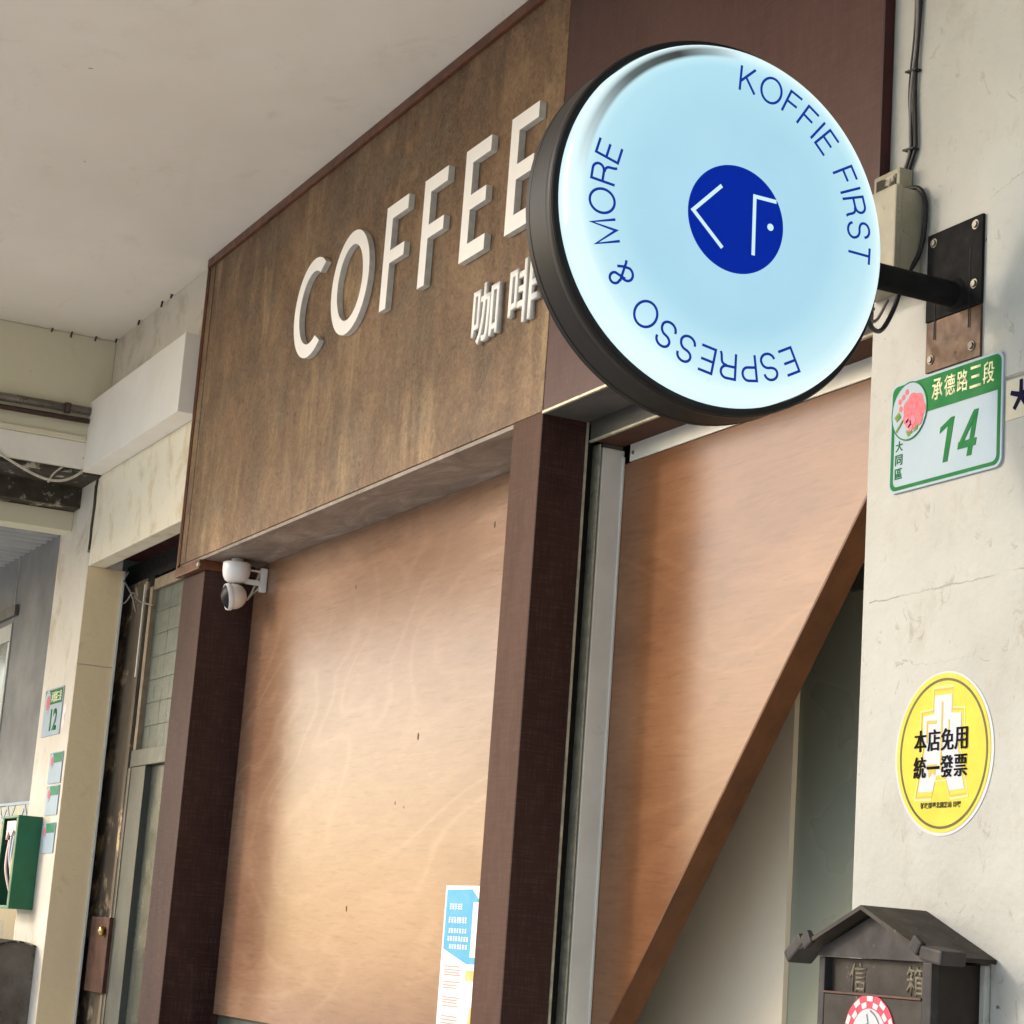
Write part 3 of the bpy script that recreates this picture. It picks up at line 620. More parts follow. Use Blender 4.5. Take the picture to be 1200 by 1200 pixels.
# ================================================================ HOUSE NUMBER PLATE
def number_plate(x0, x1, z0, z1, label, digits, detail=True, tilt=0, faded=False, group=None):
    cxm, czm = (x0+x1)/2, (z0+z1)/2; W_, H_ = x1-x0, z1-z0
    t = thing('house_number_plate', label, 'number plate', (cxm, 0, czm), group)
    gm = M_GREEN2 if faded else M_GREEN
    b = G().prism(rrect(x0, x1, z0, z1, .016 if detail else .004), -.0045, -.0012).build('plate', M_PLATE, t)
    u = lambda f: x0+W_*f; v = lambda f: z0+H_*f
    y = -.0046
    if not detail:
        G().prism(rrect(u(.03), u(.97), v(.66), v(.97), .003), y-.0008, y).build('green_band', gm, t)
    else:
        o_, i_ = rrect(u(.015), u(.985), v(.022), v(.978), .014), rrect(u(.04), u(.96), v(.055), v(.945), .011)
        G().ring(o_, i_, y-.0005, y).build('green_border', gm, t, recalc=True)
        r = .012
        poly = [(u(.0405), v(.665)), (u(.9595), v(.665)), (u(.9595), v(.9445)), (u(.0405), v(.9445))]
        G().prism(poly, y-.0006, y).build('green_band', gm, t)
    ex, ez = u(.18), v(.72)
    G().prism(ell(ex, ez, W_*.158, H_*.255, 40), y-.0014, y-.0008).build('flower_oval', M_PLATE, t)
    rx_, rz_ = W_*.158, H_*.255
    if detail: G().ring(ell(ex, ez, rx_+.0025, rz_+.0025, 40), ell(ex, ez, rx_, rz_, 40), y-.0015, y-.0007).build('oval_rim', gm, t, recalc=True)
    g = G(); g.prism(ell(ex+rx_*.30, ez-rz_*.05, rx_*.62, rz_*.62, 24), y-.0018, y-.0015)
    if detail:
        for a in range(7): g.prism(ell(ex+rx_*(.30+.42*math.cos(a*.9)), ez+rz_*(-.05+.42*math.sin(a*.9)), rx_*.26, rz_*.26, 14), y-.0019-.00005*a, y-.0015)
        for dx, dz_ in ((-.5,.15), (-.35,.55), (-.55,.42), (-.15,.7)): g.prism(ell(ex+rx_*dx, ez+rz_*dz_, rx_*.11, rz_*.11, 10), y-.0019, y-.0015)
    g.build('flower_print', M_PINK, t)
    if detail:
        g = G()
        for dx, dz_, s_ in ((.0,-.45,.17), (.25,-.38,.17), (.12,-.62,.14), (.35,.1,.1), (-.1,-.3,.12)): g.prism(ell(ex+rx_*dx, ez+rz_*dz_, rx_*s_, rz_*s_, 12), y-.0026, y-.0024)
        g.build('flower_print', M_PINK2, t, label='deep pink petals')
        g = G()
        g.prism([(ex-rx_*.15, ez-rz_*.72), (ex+rx_*.1, ez-rz_*.62), (ex+rx_*.25, ez-rz_*.8), (ex+rx_*.0, ez-rz_*.92)], y-.0024, y-.0015)
        g.prism([(ex+rx_*.3, ez-rz_*.8), (ex+rx_*.45, ez-rz_*.62), (ex+rx_*.62, ez-rz_*.5), (ex+rx_*.52, ez-rz_*.75)], y-.0024, y-.0015)
        g.prism([(ex-rx_*.85, ez-rz_*.1), (ex-rx_*.6, ez+rz_*.05), (ex-rx_*.45, ez-rz_*.15), (ex-rx_*.7, ez-rz_*.28)], y-.0024, y-.0015)
        g.prism([(ex-rx_*.75, ez-rz_*.6), (ex-rx_*.35, ez-rz_*.25), (ex-rx_*.30, ez-rz_*.3), (ex-rx_*.68, ez-rz_*.68)], y-.0024, y-.0015)
        g.build('leaf_print', M_LEAF, t)
        w = .033
        for i, ch in enumerate('承德路三段'): G().text(ch, (u(.385)+i*w, u(.385)+i*w+w*.86, v(.745), v(.935)), y-.0007, .0005, .01).build('street_lettering', M_CREAMPR, t)
        for i, ch in enumerate('大同區'): G().text(ch, (u(.058), u(.125), v(.375-.125*i), v(.47-.125*i)), y-.0001, .0005, .012).build('district_lettering', M_GREEN, t)
        # bold slanted numerals cut as outlines
        s1 = [(.215,2.437),(.2275,2.437),(.2435,2.511),(.2345,2.511),(.207,2.498),(.2055,2.488),(.2265,2.4975)]
        G().prism(s1, y-.0006, y).build('numeral', M_GREEN, t, recalc=True)
        g = G().prism([(.2765,2.437),(.2885,2.437),(.3045,2.512),(.2935,2.512)], y-.0006, y)
        g.prism([(.2530,2.452),(.2985,2.452),(.3012,2.464),(.2555,2.464)], y-.0008, y-.0001)
        g.prism([(.2540,2.458),(.2640,2.458),(.3015,2.505),(.2945,2.512),(.2905,2.508)], y-.0010, y-.0002)
        g.build('numeral', M_GREEN, t, recalc=True)
    else:
        if digits:
            G().text(digits, (u(.42), u(.80), v(.10), v(.56)), y-.0001, .0006, .03).build('numeral', M_GREEN, t)
            G().text('承德路三段', (u(.38), u(.93), v(.70), v(.92)), y-.0009, .0005, .0).build('street_lettering', M_CREAMPR, t)
    return t
number_plate(.069, .363, 2.4055, 2.598, 'clean green and white house number plate reading 14 on the near pillar', '14')
number_plate(-5.700, -5.410, 2.326, 2.522, 'distant green and white house number plate reading 12, topmost on the far pillar', '12', False)
for (x0, x1, z0, z1, lab) in ((-5.505, -5.305, 2.126, 2.252, 'small faded green plate directly below the number 12 plate'),
                              (-5.492, -5.303, 1.999, 2.118, 'small green topped plate, the middle one of three stacked above the green letter box'),
                              (-5.492, -5.296, 1.850, 1.970, 'small green plate with a pink flower, lowest of three, half behind the green letter box')):
    number_plate(x0, x1, z0, z1, lab, '', False, faded=True)
    t_ = COL.objects[-1]
g = G()
g.prism([(-5.395,2.44), (-5.345,2.445), (-5.35,2.41), (-5.375,2.40), (-5.36,2.37), (-5.37,2.345), (-5.405,2.35), (-5.40,2.39)], -.0012, -.0003)
g.build('torn_label', M_REDP, loc=(-5.4, 0, 2.35), label='torn pinkish label beside the number 12 plate', cat='label')

# paper labels at the right edge
t = thing('paper_label', 'aged paper label with a hand drawn dark star right of the number 14 plate', 'label', (.42, 0, 2.51))
G().box(.3675, .475, -.0014, -.0003, 2.478, 2.5435).build('paper', M_PAPER, t)
g = G()
for a in (90, 20, 162, 232, 305):
    ca, sa = math.cos(rad(a)), math.sin(rad(a)); L2 = .026
    g.prism([(.404-sa*.0046, 2.514+ca*.0046), (.404+sa*.0046, 2.514-ca*.0046), (.404+ca*L2+sa*.0038, 2.514+sa*L2-ca*.0038), (.404+ca*L2-sa*.0038, 2.514+sa*L2+ca*.0038)], -.0020-.00003*a/30, -.0016)
g.build('star', M_INKB, t)
t = thing('paper_label', 'blank pale paper label just above the star label', 'label', (.42, 0, 2.57))
G().box(.362, .475, -.0012, -.0003, 2.552, 2.588).build('paper', M_PILLAR, t)
g = G().box(.366, .475, -.0018, -.0014, 2.5465, 2.5495); g.build('edge_line', M_CABLEG, t)

# ================================================================ YELLOW OVAL STICKER
t = thing('oval_sticker', 'yellow round tax sticker with black Chinese lettering on the pillar', 'sticker', (.235, 0, 1.957))
sx, sz = .233, 1.9575
G().prism(ell(sx, sz, .1245, .1315, 72), -.0010, -.0003).build('backing', M_STW, t)
G().prism(ell(sx-.001, sz+.001, .1185, .1275, 72), -.0016, -.0011).build('yellow_face', M_YELLOW, t)
G().ring(ell(sx, sz, .1110, .1205, 72), ell(sx, sz, .1068, .1163, 72), -.0021, -.0017).build('outline', M_OLIVE, t, recalc=True)
em = [(.206,2.062),(.256,2.062),(.256,2.028),(.284,2.026),(.284,1.985),(.276,1.965),(.297,1.889),(.254,1.886),(.243,1.915),(.217,1.915),(.207,1.886),(.165,1.886),(.182,1.965),(.175,1.985),(.175,2.026),(.206,2.028)]
cxe, cze = .230, 1.972
sc_ = lambda k: [(cxe+(x-cxe)*k, cze+(z-cze)*k) for x, z in em]
G().ring(sc_(1.04), sc_(1.0), -.0021, -.0017).build('emblem_outline', M_YELLOWP, t, recalc=True)
G().ring(sc_(.995), sc_(.955), -.0021, -.0017).build('emblem_outline', M_YELLOWD, t, recalc=True)
G().prism(sc_(.88), -.0021, -.0017).build('emblem', M_STW, t)
g = G()
g.box(.2275, .2315, -.0025, -.0022, 1.93, 2.04); g.box(.190, .216, -.0025, -.0022, 2.006, 2.011); g.box(.190, .194, -.0025, -.0022, 1.975, 2.0055); g.box(.246, .249, -.0025, -.0022, 1.99, 2.01)
g.prism([(.194,1.94),(.22,1.94),(.215,1.922),(.208,1.928),(.2,1.918)], -.0025, -.0022)
g.build('emblem_cut', M_YELLOWD, t)
for row, zz in (('本店免用', 1.9615), ('統一發票', 1.9185)):
    for i, ch in enumerate(row):
        x0 = .1600+i*.0343
        for q_ in (0, 1):
            g_ = G().text(ch, (x0+.0014*q_, x0+.0308+.0014*q_, zz+(.014 if ch == '一' else 0), zz+(.0185 if ch == '一' else .0350)), -.0027-.0001*q_, .0005, .004)
            if q_ == 0: gg = g_
            else: gg._join(g_.bm)
        gg.build('lettering', M_INK, t)
G().text('財政部臺北國稅局 印製', (.180, .282, 1.870, 1.880), -.0019, .0004, .02).build('small_lettering', M_OLIVE, t)

# ================================================================ HOUSE-SHAPED MAILBOX
t = thing('mailbox', 'dark metal house shaped mailbox with pitched roof fixed low on the pillar', 'mailbox', (.2, -.05, 1.3))
x0, x1, yf = .058, .346, -.101
g = G(); g.box(x0+.001, x1-.001, yf+.014, -.004, 1.28, 1.628); g.build('body', M_CASTB, t)
g = G(); g.box(x0, x0+.016, yf, -.086, 1.28, 1.628, .002); g.build('corner_post', M_CAST, t)
g = G(); g.box(x1-.02, x1+.002, yf, -.086, 1.28, 1.628, .002); g.build('corner_post', M_CAST, t)
G().box(x0+.0165, x1-.0205, yf+.001, yf+.0135, 1.28, 1.5705, .001).build('front_panel', M_CASTB, t)
G().box(x0+.0165, x1-.0205, yf-.002, yf+.0105, 1.5715, 1.5745).build('ledge', M_LOCK, t)
ax, az = .203, 1.702
G().prism([(x0-.006, 1.6285), (x1+.004, 1.6285), (x1-.006, 1.640), (ax, az-.006), (x0+.006, 1.640)], yf-.001, yf+.012).build('gable', M_CAST, t)
for sgn in (-1, 1):
    xe = ax+sgn*.172; ze = 1.632
    d = Vector((xe-ax, ze-az)); d.normalize(); nn = Vector((-d.y, d.x)) * (.0035 if sgn < 0 else .0035)
    if nn.y < 0: nn = -nn
    G().prism([(ax, az), (xe, ze), (xe+nn.x, ze+nn.y*2), (ax, az+.007)], yf-.028, -.002).build('roof_slope', M_CASTB, t)
    cxx, czz = ax+sgn*.178, 1.637
    g = G(); g.box(cxx-.026, cxx+.026, yf-.030, yf+.018, czz-.010, czz+.012, .004, rot=('Y', (-1 if sgn < 0 else 1)*rad(-38 if sgn < 0 else -8)*-1 if sgn < 0 else rad(8))); g.build('eave_cap', M_CAST, t)
    g = G(); g.box(ax+sgn*.142-.012, ax+sgn*.142+.012, yf-.031, yf-.020, 1.640, 1.664, .004, rot=('Y', sgn*rad(35))); g.build('eave_scroll', M_CAST, t)
g = G(); g.box(.3485, .362, -.012, -.001, 1.28, 1.63, .003); g.build('side_caulk', M_PILLAR, t)
for ch, xx in (('信', .124), ('箱', .270)):
    G().text(ch, (xx, xx+.044, 1.5765, 1.6215), yf+.0135, .0005, .012).build('lettering', M_GOLD, t, label='faded gilt character '+ch)
# gingham sticker on the mailbox
t = thing('round_sticker', 'round red and white gingham sticker on the front of the mailbox', 'sticker', (.2, -.1, 1.51))
cx0, cz0, R1 = .199, 1.508, .066
G().prism(ell(cx0, cz0, R1, R1, 48), yf-.0008, yf+.0002).build('backing', M_RED, t)
g = G()
for k in range(22):
    for j in range(2):
        if (k+j) % 2 == 0:
            a0, a1 = 2*math.pi*(k+.08)/22, 2*math.pi*(k+.92)/22; r0, r1 = (.046+.0095*j+.0007, .046+.0095*(j+1)-.0007)
            g.prism([(cx0+r_*math.cos(a), cz0+r_*math.sin(a)) for r_, a in ((r0,a0),(r1,a0),(r1,a1),(r0,a1))], yf-.0014, yf-.0009)
g.build('gingham_check', M_REDP, t)
G().prism(ell(cx0, cz0, .0445, .0445, 40), yf-.0014, yf-.0009).build('centre_disc', M_STW, t)
g = G()
pp = [(cx0+.002, cz0+.042), (cx0+.016, cz0+.034), (cx0+.027, cz0+.020), (cx0+.031, cz0+.004)]
def mpf(p, lift): return Vector((p.x, yf-.0016-lift, p.y))
ribbon(g, [(p.x, p.y) for p in curve([Vector((a, b, 0)) for a, b in pp], 6)], .003, mpf, False, 0)
ribbon(g, [(cx0-.006, cz0+.036), (cx0-.002, cz0+.022), (cx0-.014, cz0+.016), (cx0-.02, cz0+.01)], .003, mpf, False, .0002)
g.build('centre_print', M_GREY, t)

# ================================================================ SECURITY CAMERA
kx, ky, kz = -3.600, .070, 2.680
t = thing('security_camera', 'small white security camera with a round swivel head under the fascia', 'security camera', (kx, ky, 2.8))
G().lathe([[(.112, 0), (.112, .0445), (.109, .0465), (.085, .0465), (.065, .043), (.052, .036), (.046, .026), (.045, 0)]], (kx, ky, kz), 'Z', 40).build('housing', M_PLASTIC, t)
G().lathe([[(.1125, .02), (.1255, .02)]], (kx, ky, kz), 'Z', 20).build('ceiling_foot', M_PLASTIC, t)
h = G().lathe([[(.0425*math.cos(rad(a)), .0425*math.sin(rad(a))) for a in range(0, 181, 10)]], (kx, ky, kz), 'Z', 36).build('swivel_head', M_BEIGEP, t)
q = Vector((-.10, -.97, -.20)).normalized().to_track_quat('Z', 'Y').to_matrix()
def face_lathe(prs, name, m, par):
    g_ = G().lathe(prs, (0,0,0), 'Z', 40)
    for v in g_.bm.verts: v.co = q @ v.co + Vector((kx, ky, kz))
    return g_.build(name, m, par)
face_lathe([[(.010, .0425), (.014, .0452), (.024, .0448), (.028, .0425)], [(.028, .0425), (.024, .0385)]], 'lens_ring', M_PLASTIC, h)
face_lathe([[(.0260, .0395), (.0340, .030), (.0400, .018), (.0432, .008), (.0436, 0)]], 'lens_face', M_LENS, h)
g = G(); g.box(kx+.006, kx+.014, ky+.036, .150, 2.770, 2.775); g.box(kx+.0, kx+.02, .1505, .173, 2.705, 2.785, .003)
g.box(kx+.0, kx+.018, ky+.03, .150, 2.725, 2.742, .003); g.build('bracket', M_PLASTIC, t)
G().tube(curve([(kx+.005,.150,2.772), (kx+.012,.128,2.705), (kx+.01,.112,2.672), (kx+.004,.135,2.70), (kx,.168,2.735)]), .003, 6).build('camera_wire', M_CABLEW, t)

# ================================================================ POSTER ON THE BOARD
t = thing('poster', 'blue and white notice poster taped to the lower right of the plywood', 'poster', (-1.85, .17, 1.5))
px, pz, pw, ph_ = -1.985, 1.752, .30, .42
yb = .1745
G().box(px, px+pw, yb-.0008, yb, pz-ph_, pz).build('sheet', M_PWHITE, t)
P_ = lambda a, b: (px+pw*a, pz-ph_*b)
G().prism([P_(.03,.025), P_(.52,.02), P_(.68,.09), P_(.97,.09), P_(.97,.45), P_(.5,.455), P_(.03,.375)][::-1], yb-.0013, yb-.0009).build('blue_field', M_BLUEP, t)
G().prism([P_(.56,.095), P_(.90,.095), P_(.90,.415), P_(.56,.415)], yb-.0017, yb-.0014).build('inset_panel', M_PWHITE, t)
g = G()
random.seed(5)
for a0, a1, b0_, b1 in ((.10,.33,.105,.143), (.10,.44,.185,.222), (.11,.49,.252,.280), (.10,.50,.298,.328), (.14,.50,.345,.373)):
    k = a0; hh = (b1-b0_)
    while k < a1-.02:
        wd = .042
        for q_ in range(3):
            zz = b0_+hh*(q_+random.uniform(.05,.2))/3; g.prism([P_(k+random.uniform(0,.01),zz), P_(k+wd-random.uniform(0,.01),zz), P_(k+wd-.004,zz+hh*.16), P_(k+.004,zz+hh*.16)], yb-.0017, yb-.0014)
        xx = k+random.uniform(.008,.03); g.prism([P_(xx,b0_), P_(xx+.009,b0_), P_(xx+.009,b1), P_(xx,b1)], yb-.0018, yb-.0013)
        k += .052
g.build('white_marks', M_PWHITE, t, kind='stuff')
g = G(); random.seed(3)
for b in (.47,.49,.505,.52,.56,.58,.595,.65,.665,.68,.70,.76,.78,.80): g.prism([P_(.08,b), P_(.08+random.uniform(.25,.42),b), P_(.08+.3,b+.009), P_(.08,b+.009)], yb-.0013, yb-.0009)
g.build('faint_print', M_PFAINT, t, kind='stuff')
G().prism([P_(.5,.49), P_(.72,.49), P_(.72,.55), P_(.5,.55)], yb-.0013, yb-.0009).build('orange_print', M_ORANGE, t)
g = G(); g.prism([P_(.62,.7), P_(.75,.7), P_(.72,.8), P_(.60,.8)], yb-.0013, yb-.0009); g.build('orange_print', M_ORANGE, t)

# ================================================================ NEIGHBOUR: WALL, HEADERS, PILLAR
G().box(-5.5, -3.97, 0, .4, 3.652, 3.924).build('upper_wall', M_CREAM, loc=(-4.6, .2, 3.7), label='pale plaster wall strip above the white box and below the ceiling', cat='wall')
G().box(-5.222, -3.972, -.08, .3, 3.362, 3.651, .003).build('shutter_box', M_WHITE, loc=(-4.6, 0, 3.36), label='clean white boxed shutter housing left of the brown fascia', cat='shutter box')
t = thing('door_header', 'stained cream plaster header below the white box, over the grimy door', 'header', (-4.6, 0, 2.995))
G().box(-5.2725, -3.97, .001, .073, 2.995, 3.361, .004).build('plaster_face', M_CREAM2, t)
G().box(-5.26, -3.945, .0735, .3, 3.04, 3.361).build('inner_head', M_TRIMD, t)
g = G(); g.tube(curve([(-5.262,-.002,3.352), (-5.268,-.003,3.31), (-5.262,-.003,3.24), (-5.270,-.003,3.16), (-5.268,-.002,3.10), (-5.274,-.002,3.05)]), .006, 6); g.tube(curve([(-5.285,-.002,3.33), (-5.28,-.002,3.28), (-5.27,-.002,3.2)]), .004, 6)
g.build('joint_crack', M_STAIN, t, label='dark open crack between header and far pillar')
t = thing('far_pillar', 'narrow cream far pillar with the number 12 plate on it', 'pillar', (-5.5, .1, 0))
G().box(-5.786, -5.274, 0, .145, 0, 3.65, .003).build('shaft', M_CREAM, t)
G().box(-5.2735, -5.2705, .001, .146, 2.60, 2.994).build('reveal_panel', M_TANWALL, t)
G().box(-5.2735, -5.2700, .001, .146, 0, 2.596).build('reveal_panel', M_TANWALL, t)
G().box(-5.2735, -5.262, .1465, .156, 0, 2.993, .001).build('white_edge', M_STEELW, t)
# cross beam and what hangs on it
t = thing('cross_beam', 'cream ceiling cross beam with a flaking moulding at the far end', 'beam', (-5.25, -1.2, 3.4))
G().box(-5.5, -5.2205, -1.9, -.0005, 3.505, 3.924, .004).build('beam_face', M_BEAM, t)
G().box(-5.5, -5.205, -1.9, -.0815, 3.482, 3.5045, .003).build('moulding', M_BEAM, t)
G().box(-5.5, -5.216, -1.9, -.0005, 3.372, 3.4815, .002).build('lower_face', M_WHITE, t)
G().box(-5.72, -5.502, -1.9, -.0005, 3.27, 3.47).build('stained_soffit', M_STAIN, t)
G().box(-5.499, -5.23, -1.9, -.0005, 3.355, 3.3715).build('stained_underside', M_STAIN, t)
t = thing('conduit_pipe', 'grey steel conduit running along the top of the far cross beam', 'pipe', (-5.19, -1, 3.6))
G().tube([(-5.195,-1.9,3.60), (-5.195,-1.2,3.60), (-5.195,-.082,3.608)], .0175, 14).build('pipe', M_PIPE, t)
G().tube([(-5.195,-.185,3.607), (-5.195,-.165,3.607)], .0225, 14).build('clip', M_PIPED, t)
G().tube([(-5.195,-1.9,3.56), (-5.195,-1.2,3.56), (-5.195,-.082,3.567)], .011, 10).build('conduit_pipe', M_PIPED, loc=(-5.195,-1,3.56), label='thin brown conduit directly under the grey steel conduit', cat='pipe')
g = G().tube(curve([(-5.21,-.9,3.52), (-5.21,-.5,3.42), (-5.21,-.40,3.37), (-5.21,-.26,3.315), (-5.215,-.17,3.31), (-5.215,-.10,3.345), (-5.218,-.06,3.40), (-5.22,-.085,3.42)]), .0055, 8)
g.tube(curve([(-5.23,-.21,3.30), (-5.23,-.19,3.34), (-5.23,-.155,3.375)]), .004, 8)
g.build('hanging_cable', M_CABLEW, loc=(-5.21, -.3, 3.35), label='loose off white cable sagging below the far beam', cat='cable')
# nail stubs along the ceiling edge
NL = ('tiny rusty nail stub in the ceiling corner where beam meets wall', 'nail stub in the ceiling edge, second from the corner toward the fascia', 'nail stub in the ceiling edge above the middle of the white box', 'nail stub in the ceiling edge nearest the brown fascia', 'nail stub on top of the far beam closest to the corner', 'middle one of three nail stubs along the top of the far beam', 'nail stub along the top of the far beam farthest from the corner')
for i, (x, y) in enumerate(((-5.18,-.012), (-4.86,-.012), (-4.55,-.014), (-4.44,-.012), (-5.205,-.09), (-5.205,-.19), (-5.205,-.27))):
    g = G().tube([(x, y, 3.926), (x+.001, y-.002, 3.916), (x+.003, y-.004, 3.909-.004*(i%3))], .0042, 7)
    g.build('nail_stub', M_PIPED, loc=(x, y, 3.925), label=NL[i], cat='nail', group='rusty nail stubs along the ceiling edge')
# unit beyond
t = thing('far_canopy', 'grey corrugated canopy ceiling beyond the far cross beam', 'canopy', (-7, -1, 3.2))
g = G(); zt = 3.235; k = 0; x = -5.73
while x > -11:
    a, b, c2, d2 = x, x-.035, x-.05, x-.085
    y0_, y1_ = -1.9, .049
    g.face([(a,y0_,zt),(a,y1_,zt),(b,y1_,zt),(b,y0_,zt)]); g.face([(b,y0_,zt),(b,y1_,zt),(c2,y1_,zt+.012),(c2,y0_,zt+.012)])
    g.face([(c2,y0_,zt+.012),(c2,y1_,zt+.012),(d2,y1_,zt+.012),(d2,y0_,zt+.012)]); g.face([(d2,y0_,zt+.012),(d2,y1_,zt+.012),(d2-.015,y1_,zt),(d2-.015,y0_,zt)]); x -= .10
bmesh.ops.remove_doubles(g.bm, verts=g.bm.verts, dist=1e-5)
r_ = bmesh.ops.extrude_face_region(g.bm, geom=g.bm.faces[:]); bmesh.ops.translate(g.bm, verts=[e for e in r_['geom'] if isinstance(e, bmesh.types.BMVert)], vec=(0,0,.02))
g.build('corrugated_sheet', M_CORR, t, recalc=True)
G().box(-5.725, -5.60, -1.9, -.0005, 3.185, 3.268, .003).build('edge_board', M_BEAM, t)
t = thing('far_shopfront', 'rough grey rendered shopfront beyond the far pillar', 'building', (-8, .1, 0))
G().box(-11, -5.7865, .05, .6, 0, 3.65).build('wall', M_GREYWALL, t)
G().box(-6.72, -6.712, .047, .0505, 0, 3.23).build('joint_strip', M_CORR, t)
w = G(); w.box(-9.0, -6.70, .042, .0495, 2.84, 2.92, .002); w.box(-6.74, -6.70, .0425, .0495, 1.3, 2.838, .002); w = w.build('window', M_CORR, t)
G().box(-9.0, -6.742, .044, .0492, 1.3, 2.838).build('pane', M_GLASSP, w)
G().box(-9.0, -6.62, .03, .049, 2.95, 3.0, .002).build('window_hood', M_STEEL, t)
g = G(); g.box(-6.7, -5.80, .040, .0495, 1.4, 2.065, .001); g.build('glazed_panel', M_GLASSP, t)
g = G()
def mpz(p, lift): return Vector((p.x, .0385-lift, p.y))
ribbon(g, [(-6.55+.07*i, 2.03+(.035 if i % 2 else -.03)) for i in range(6)], .018, mpz, False, 0)
ribbon(g, [(-6.08+.06*i, 2.03+(.03 if i % 2 else -.03)) for i in range(5)], .016, mpz, False, .0003)
ribbon(g, [(-6.6, 2.075), (-5.82, 2.07)], .012, mpz, False, .0006)
g.build('white_marks', M_PLATE, t, recalc=True)  # bright zigzag reflection drawn on the glazed panel as white ribbons
# green letter box
t = thing('green_letter_box', 'green metal letter box full of papers on the far pillar', 'letter box', (-5.66, -.05, 1.6))
gx0, gx1, gy = -5.80, -5.520, -.098
G().box(gx1-.006, gx1, gy, -.001, 1.625, 1.995, .0025).build('side_panel', M_GBOX, t)
G().box(gx0, gx0+.006, gy, -.001, 1.625, 1.995, .0025).build('side_panel', M_GBOX, t)
G().box(gx0+.0065, gx1-.0065, gy, -.001, 1.985, 1.995, .002).build('top_panel', M_GBOX, t)
G().box(gx0+.0065, gx1-.0065, gy, -.001, 1.625, 1.637, .002).build('bottom_panel', M_GBOX, t)
g = G(); g.box(gx1-.035, gx1-.0065, gy, gy+.005, 1.6375, 1.9845, .001); g.box(gx0+.0065, gx0+.03, gy, gy+.005, 1.6375, 1.9845, .001); g.build('front_frame', M_GBOX, t)
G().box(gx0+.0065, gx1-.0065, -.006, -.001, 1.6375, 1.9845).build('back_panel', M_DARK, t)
for i, (a, z0_, z1_, mm, lab) in enumerate(((-5.575,1.66,1.86,M_ORANGE,'tan folded paper standing in the green letter box'), (-5.60,1.64,1.93,M_STW,'white curled paper at the right of the green letter box'),
                              (-5.64,1.70,1.95,M_STW,'white paper with a curl left of the other sheets in the letter box'), (-5.68,1.66,1.90,M_REDP,'pale pink leaflet at the left inside the letter box'))):
    g = G().tube(curve([(a, -.05, z0_), (a-.008, -.085, (z0_+z1_)/2), (a-.03, -.075, z1_)]), .006, 6)
    for v in g.bm.verts: v.co.x = a + (v.co.x-a)*1.6
    g.build('folded_paper', mm, loc=(a, -.05, z0_), label=lab, cat='paper')
g = G().prism([(-5.74,1.90), (-5.70,1.935), (-5.66,1.91), (-5.62,1.94), (-5.57,1.925), (-5.56,1.955), (-5.60,1.975), (-5.74,1.975)], -.09, -.08)
g.build('folded_paper', M_REDP, loc=(-5.66,-.085,1.9), label='crumpled pink and white leaflet jammed in the top of the green letter box', cat='paper')
t = thing('old_metal_box', 'rusty grey metal box with a rounded top below the green letter box', 'box', (-5.6, -.07, 1.1))
poly = [(-.001,1.05), (-.001,1.485)] + [(-.074-.073*math.cos(rad(a)), 1.478+.02*math.sin(rad(a))) for a in range(150, 29, -15)][::1]
poly = [(-.001,1.05), (-.001,1.482), (-.03,1.492), (-.07,1.497), (-.11,1.493), (-.147,1.482), (-.147,1.05)]
G().prism_yz(poly, -5.80, -5.392).build('body', M_OLDBOX, t)
poly = [(-.001,1.4825), (-.001,1.489), (-.03,1.499), (-.07,1.5045), (-.11,1.500), (-.152,1.489), (-.152,1.4795), (-.11,1.4935), (-.07,1.4975), (-.03,1.4925)]
G().prism_yz(poly, -5.805, -5.386).build('lid_rim', M_STAIN, t)

# ================================================================ NEIGHBOUR DOOR
t = thing('neighbour_door', 'grimy brown metal door with glazed side light between far pillar and column', 'door', (-5.0, .2, 0))
Yd = .2
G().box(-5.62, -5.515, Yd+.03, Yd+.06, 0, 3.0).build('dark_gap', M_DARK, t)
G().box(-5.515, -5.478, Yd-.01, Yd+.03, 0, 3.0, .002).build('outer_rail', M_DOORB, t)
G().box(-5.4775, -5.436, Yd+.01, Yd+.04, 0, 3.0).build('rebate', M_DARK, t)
G().box(-5.4355, -5.082, Yd, Yd+.03, 0, 2.95, .002).build('leaf', M_DOORB, t)
G().box(-5.475, -5.468, Yd-.006, Yd+.01, 0, 2.98, .001).build('edge_bead', M_TANBAR, t)
G().box(-5.0815, -5.048, Yd-.012, Yd+.03, 0, 2.93, .002).build('inner_rail', M_DOORB, t)
G().box(-5.072, -5.060, Yd-.016, Yd-.0125, 2.55, 2.92).build('white_strip', M_STEELW, t)
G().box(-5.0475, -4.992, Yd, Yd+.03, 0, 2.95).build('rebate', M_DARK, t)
G().box(-4.9915, -4.955, Yd-.014, Yd+.03, 2.256, 2.90, .002).build('glazing_bar', M_TANBAR, t)
G().box(-5.03, -4.80, Yd-.014, Yd+.03, 0, 2.19, .003).build('lower_frame', M_DOORF, t)
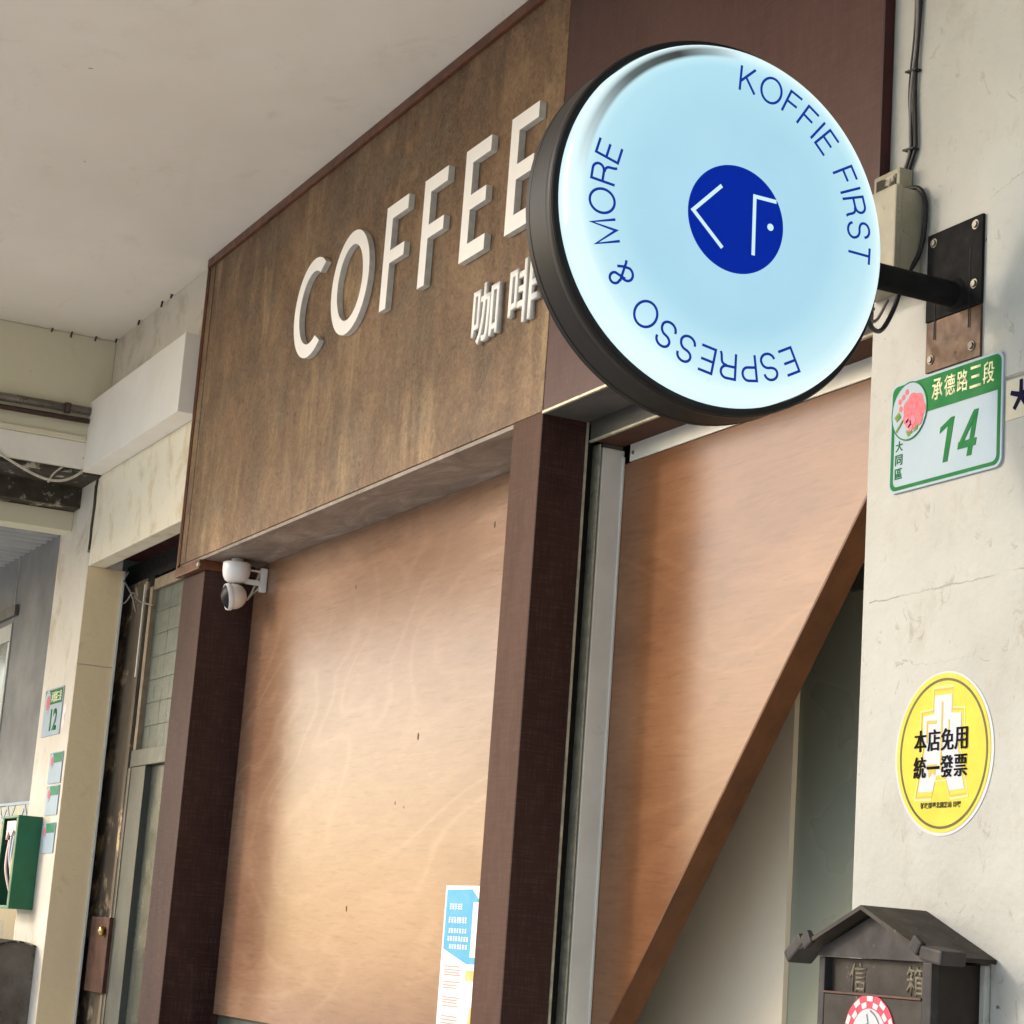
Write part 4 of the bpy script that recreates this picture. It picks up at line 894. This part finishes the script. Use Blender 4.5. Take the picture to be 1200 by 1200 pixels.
G().box(-4.992, -4.984, Yd-.018, Yd-.0145, 0, 2.19).build('frame_bead', M_TANBAR, t)
G().box(-5.0, -3.94, Yd-.016, Yd+.03, 2.191, 2.2555, .002).build('mid_rail', M_DOORF, t)
G().box(-4.9545, -3.94, Yd-.010, Yd+.03, 2.885, 2.93, .002).build('top_rail', M_TANBAR, t)
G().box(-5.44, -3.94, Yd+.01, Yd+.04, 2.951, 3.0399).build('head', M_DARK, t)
G().box(-4.7995, -3.94, Yd+.012, Yd+.018, 0, 2.19).build('pane', M_GLASSP, t, label='lower dusty pane')
gb = G(); nb = 0
bx0 = G().box(-4.953, -4.8615, Yd+.0065, Yd+.0092, 2.2575, 2.3455, .0008).build('glass_block', M_TILE, t)
for i in range(11):
    for j in range(7):
        if i or j:
            o = bx0.copy(); o.location = (i*.0935, (random.random()-.5)*.001, j*.0897); COL.objects.link(o)
G().box(-4.9545, -3.94, Yd+.0095, Yd+.02, 2.256, 2.885).build('block_backing', M_JOINT, t)
lk = G().box(-5.235, -4.985, .165, Yd-.001, 1.335, 1.618, .003).build('lock_case', M_LOCK, t)
G().lathe([[(-.022, 0), (-.022, .013), (-.018, .019), (-.008, .020), (0, .012)]], (-5.035, .165, 1.565), 'Y', 20).build('knob', M_BRASS, lk)
G().lathe([[(-.024, 0), (-.024, .007), (-.0222, .008)]], (-5.035, .165, 1.565), 'Y', 16).build('keyhole_cap', M_EDGE, lk)
g = G().tube(curve([(-5.46,.17,2.90), (-5.35,.16,2.875), (-5.22,.155,2.86), (-5.1,.15,2.885), (-5.0,.15,2.84), (-4.8,.15,2.80)]), .003, 6)
g.tube(curve([(-5.40,.16,3.0), (-5.25,.15,2.95), (-5.12,.15,2.88), (-5.03,.15,2.80)]), .0035, 6)
g.tube(curve([(-5.42,.16,2.86), (-5.33,.16,2.94), (-5.22,.155,2.985)]), .003, 6)
g.build('door_wire', M_CABLEG, loc=(-5.2, .15, 2.9), label='tangled thin wires hanging across the top of the grimy door', cat='wire')
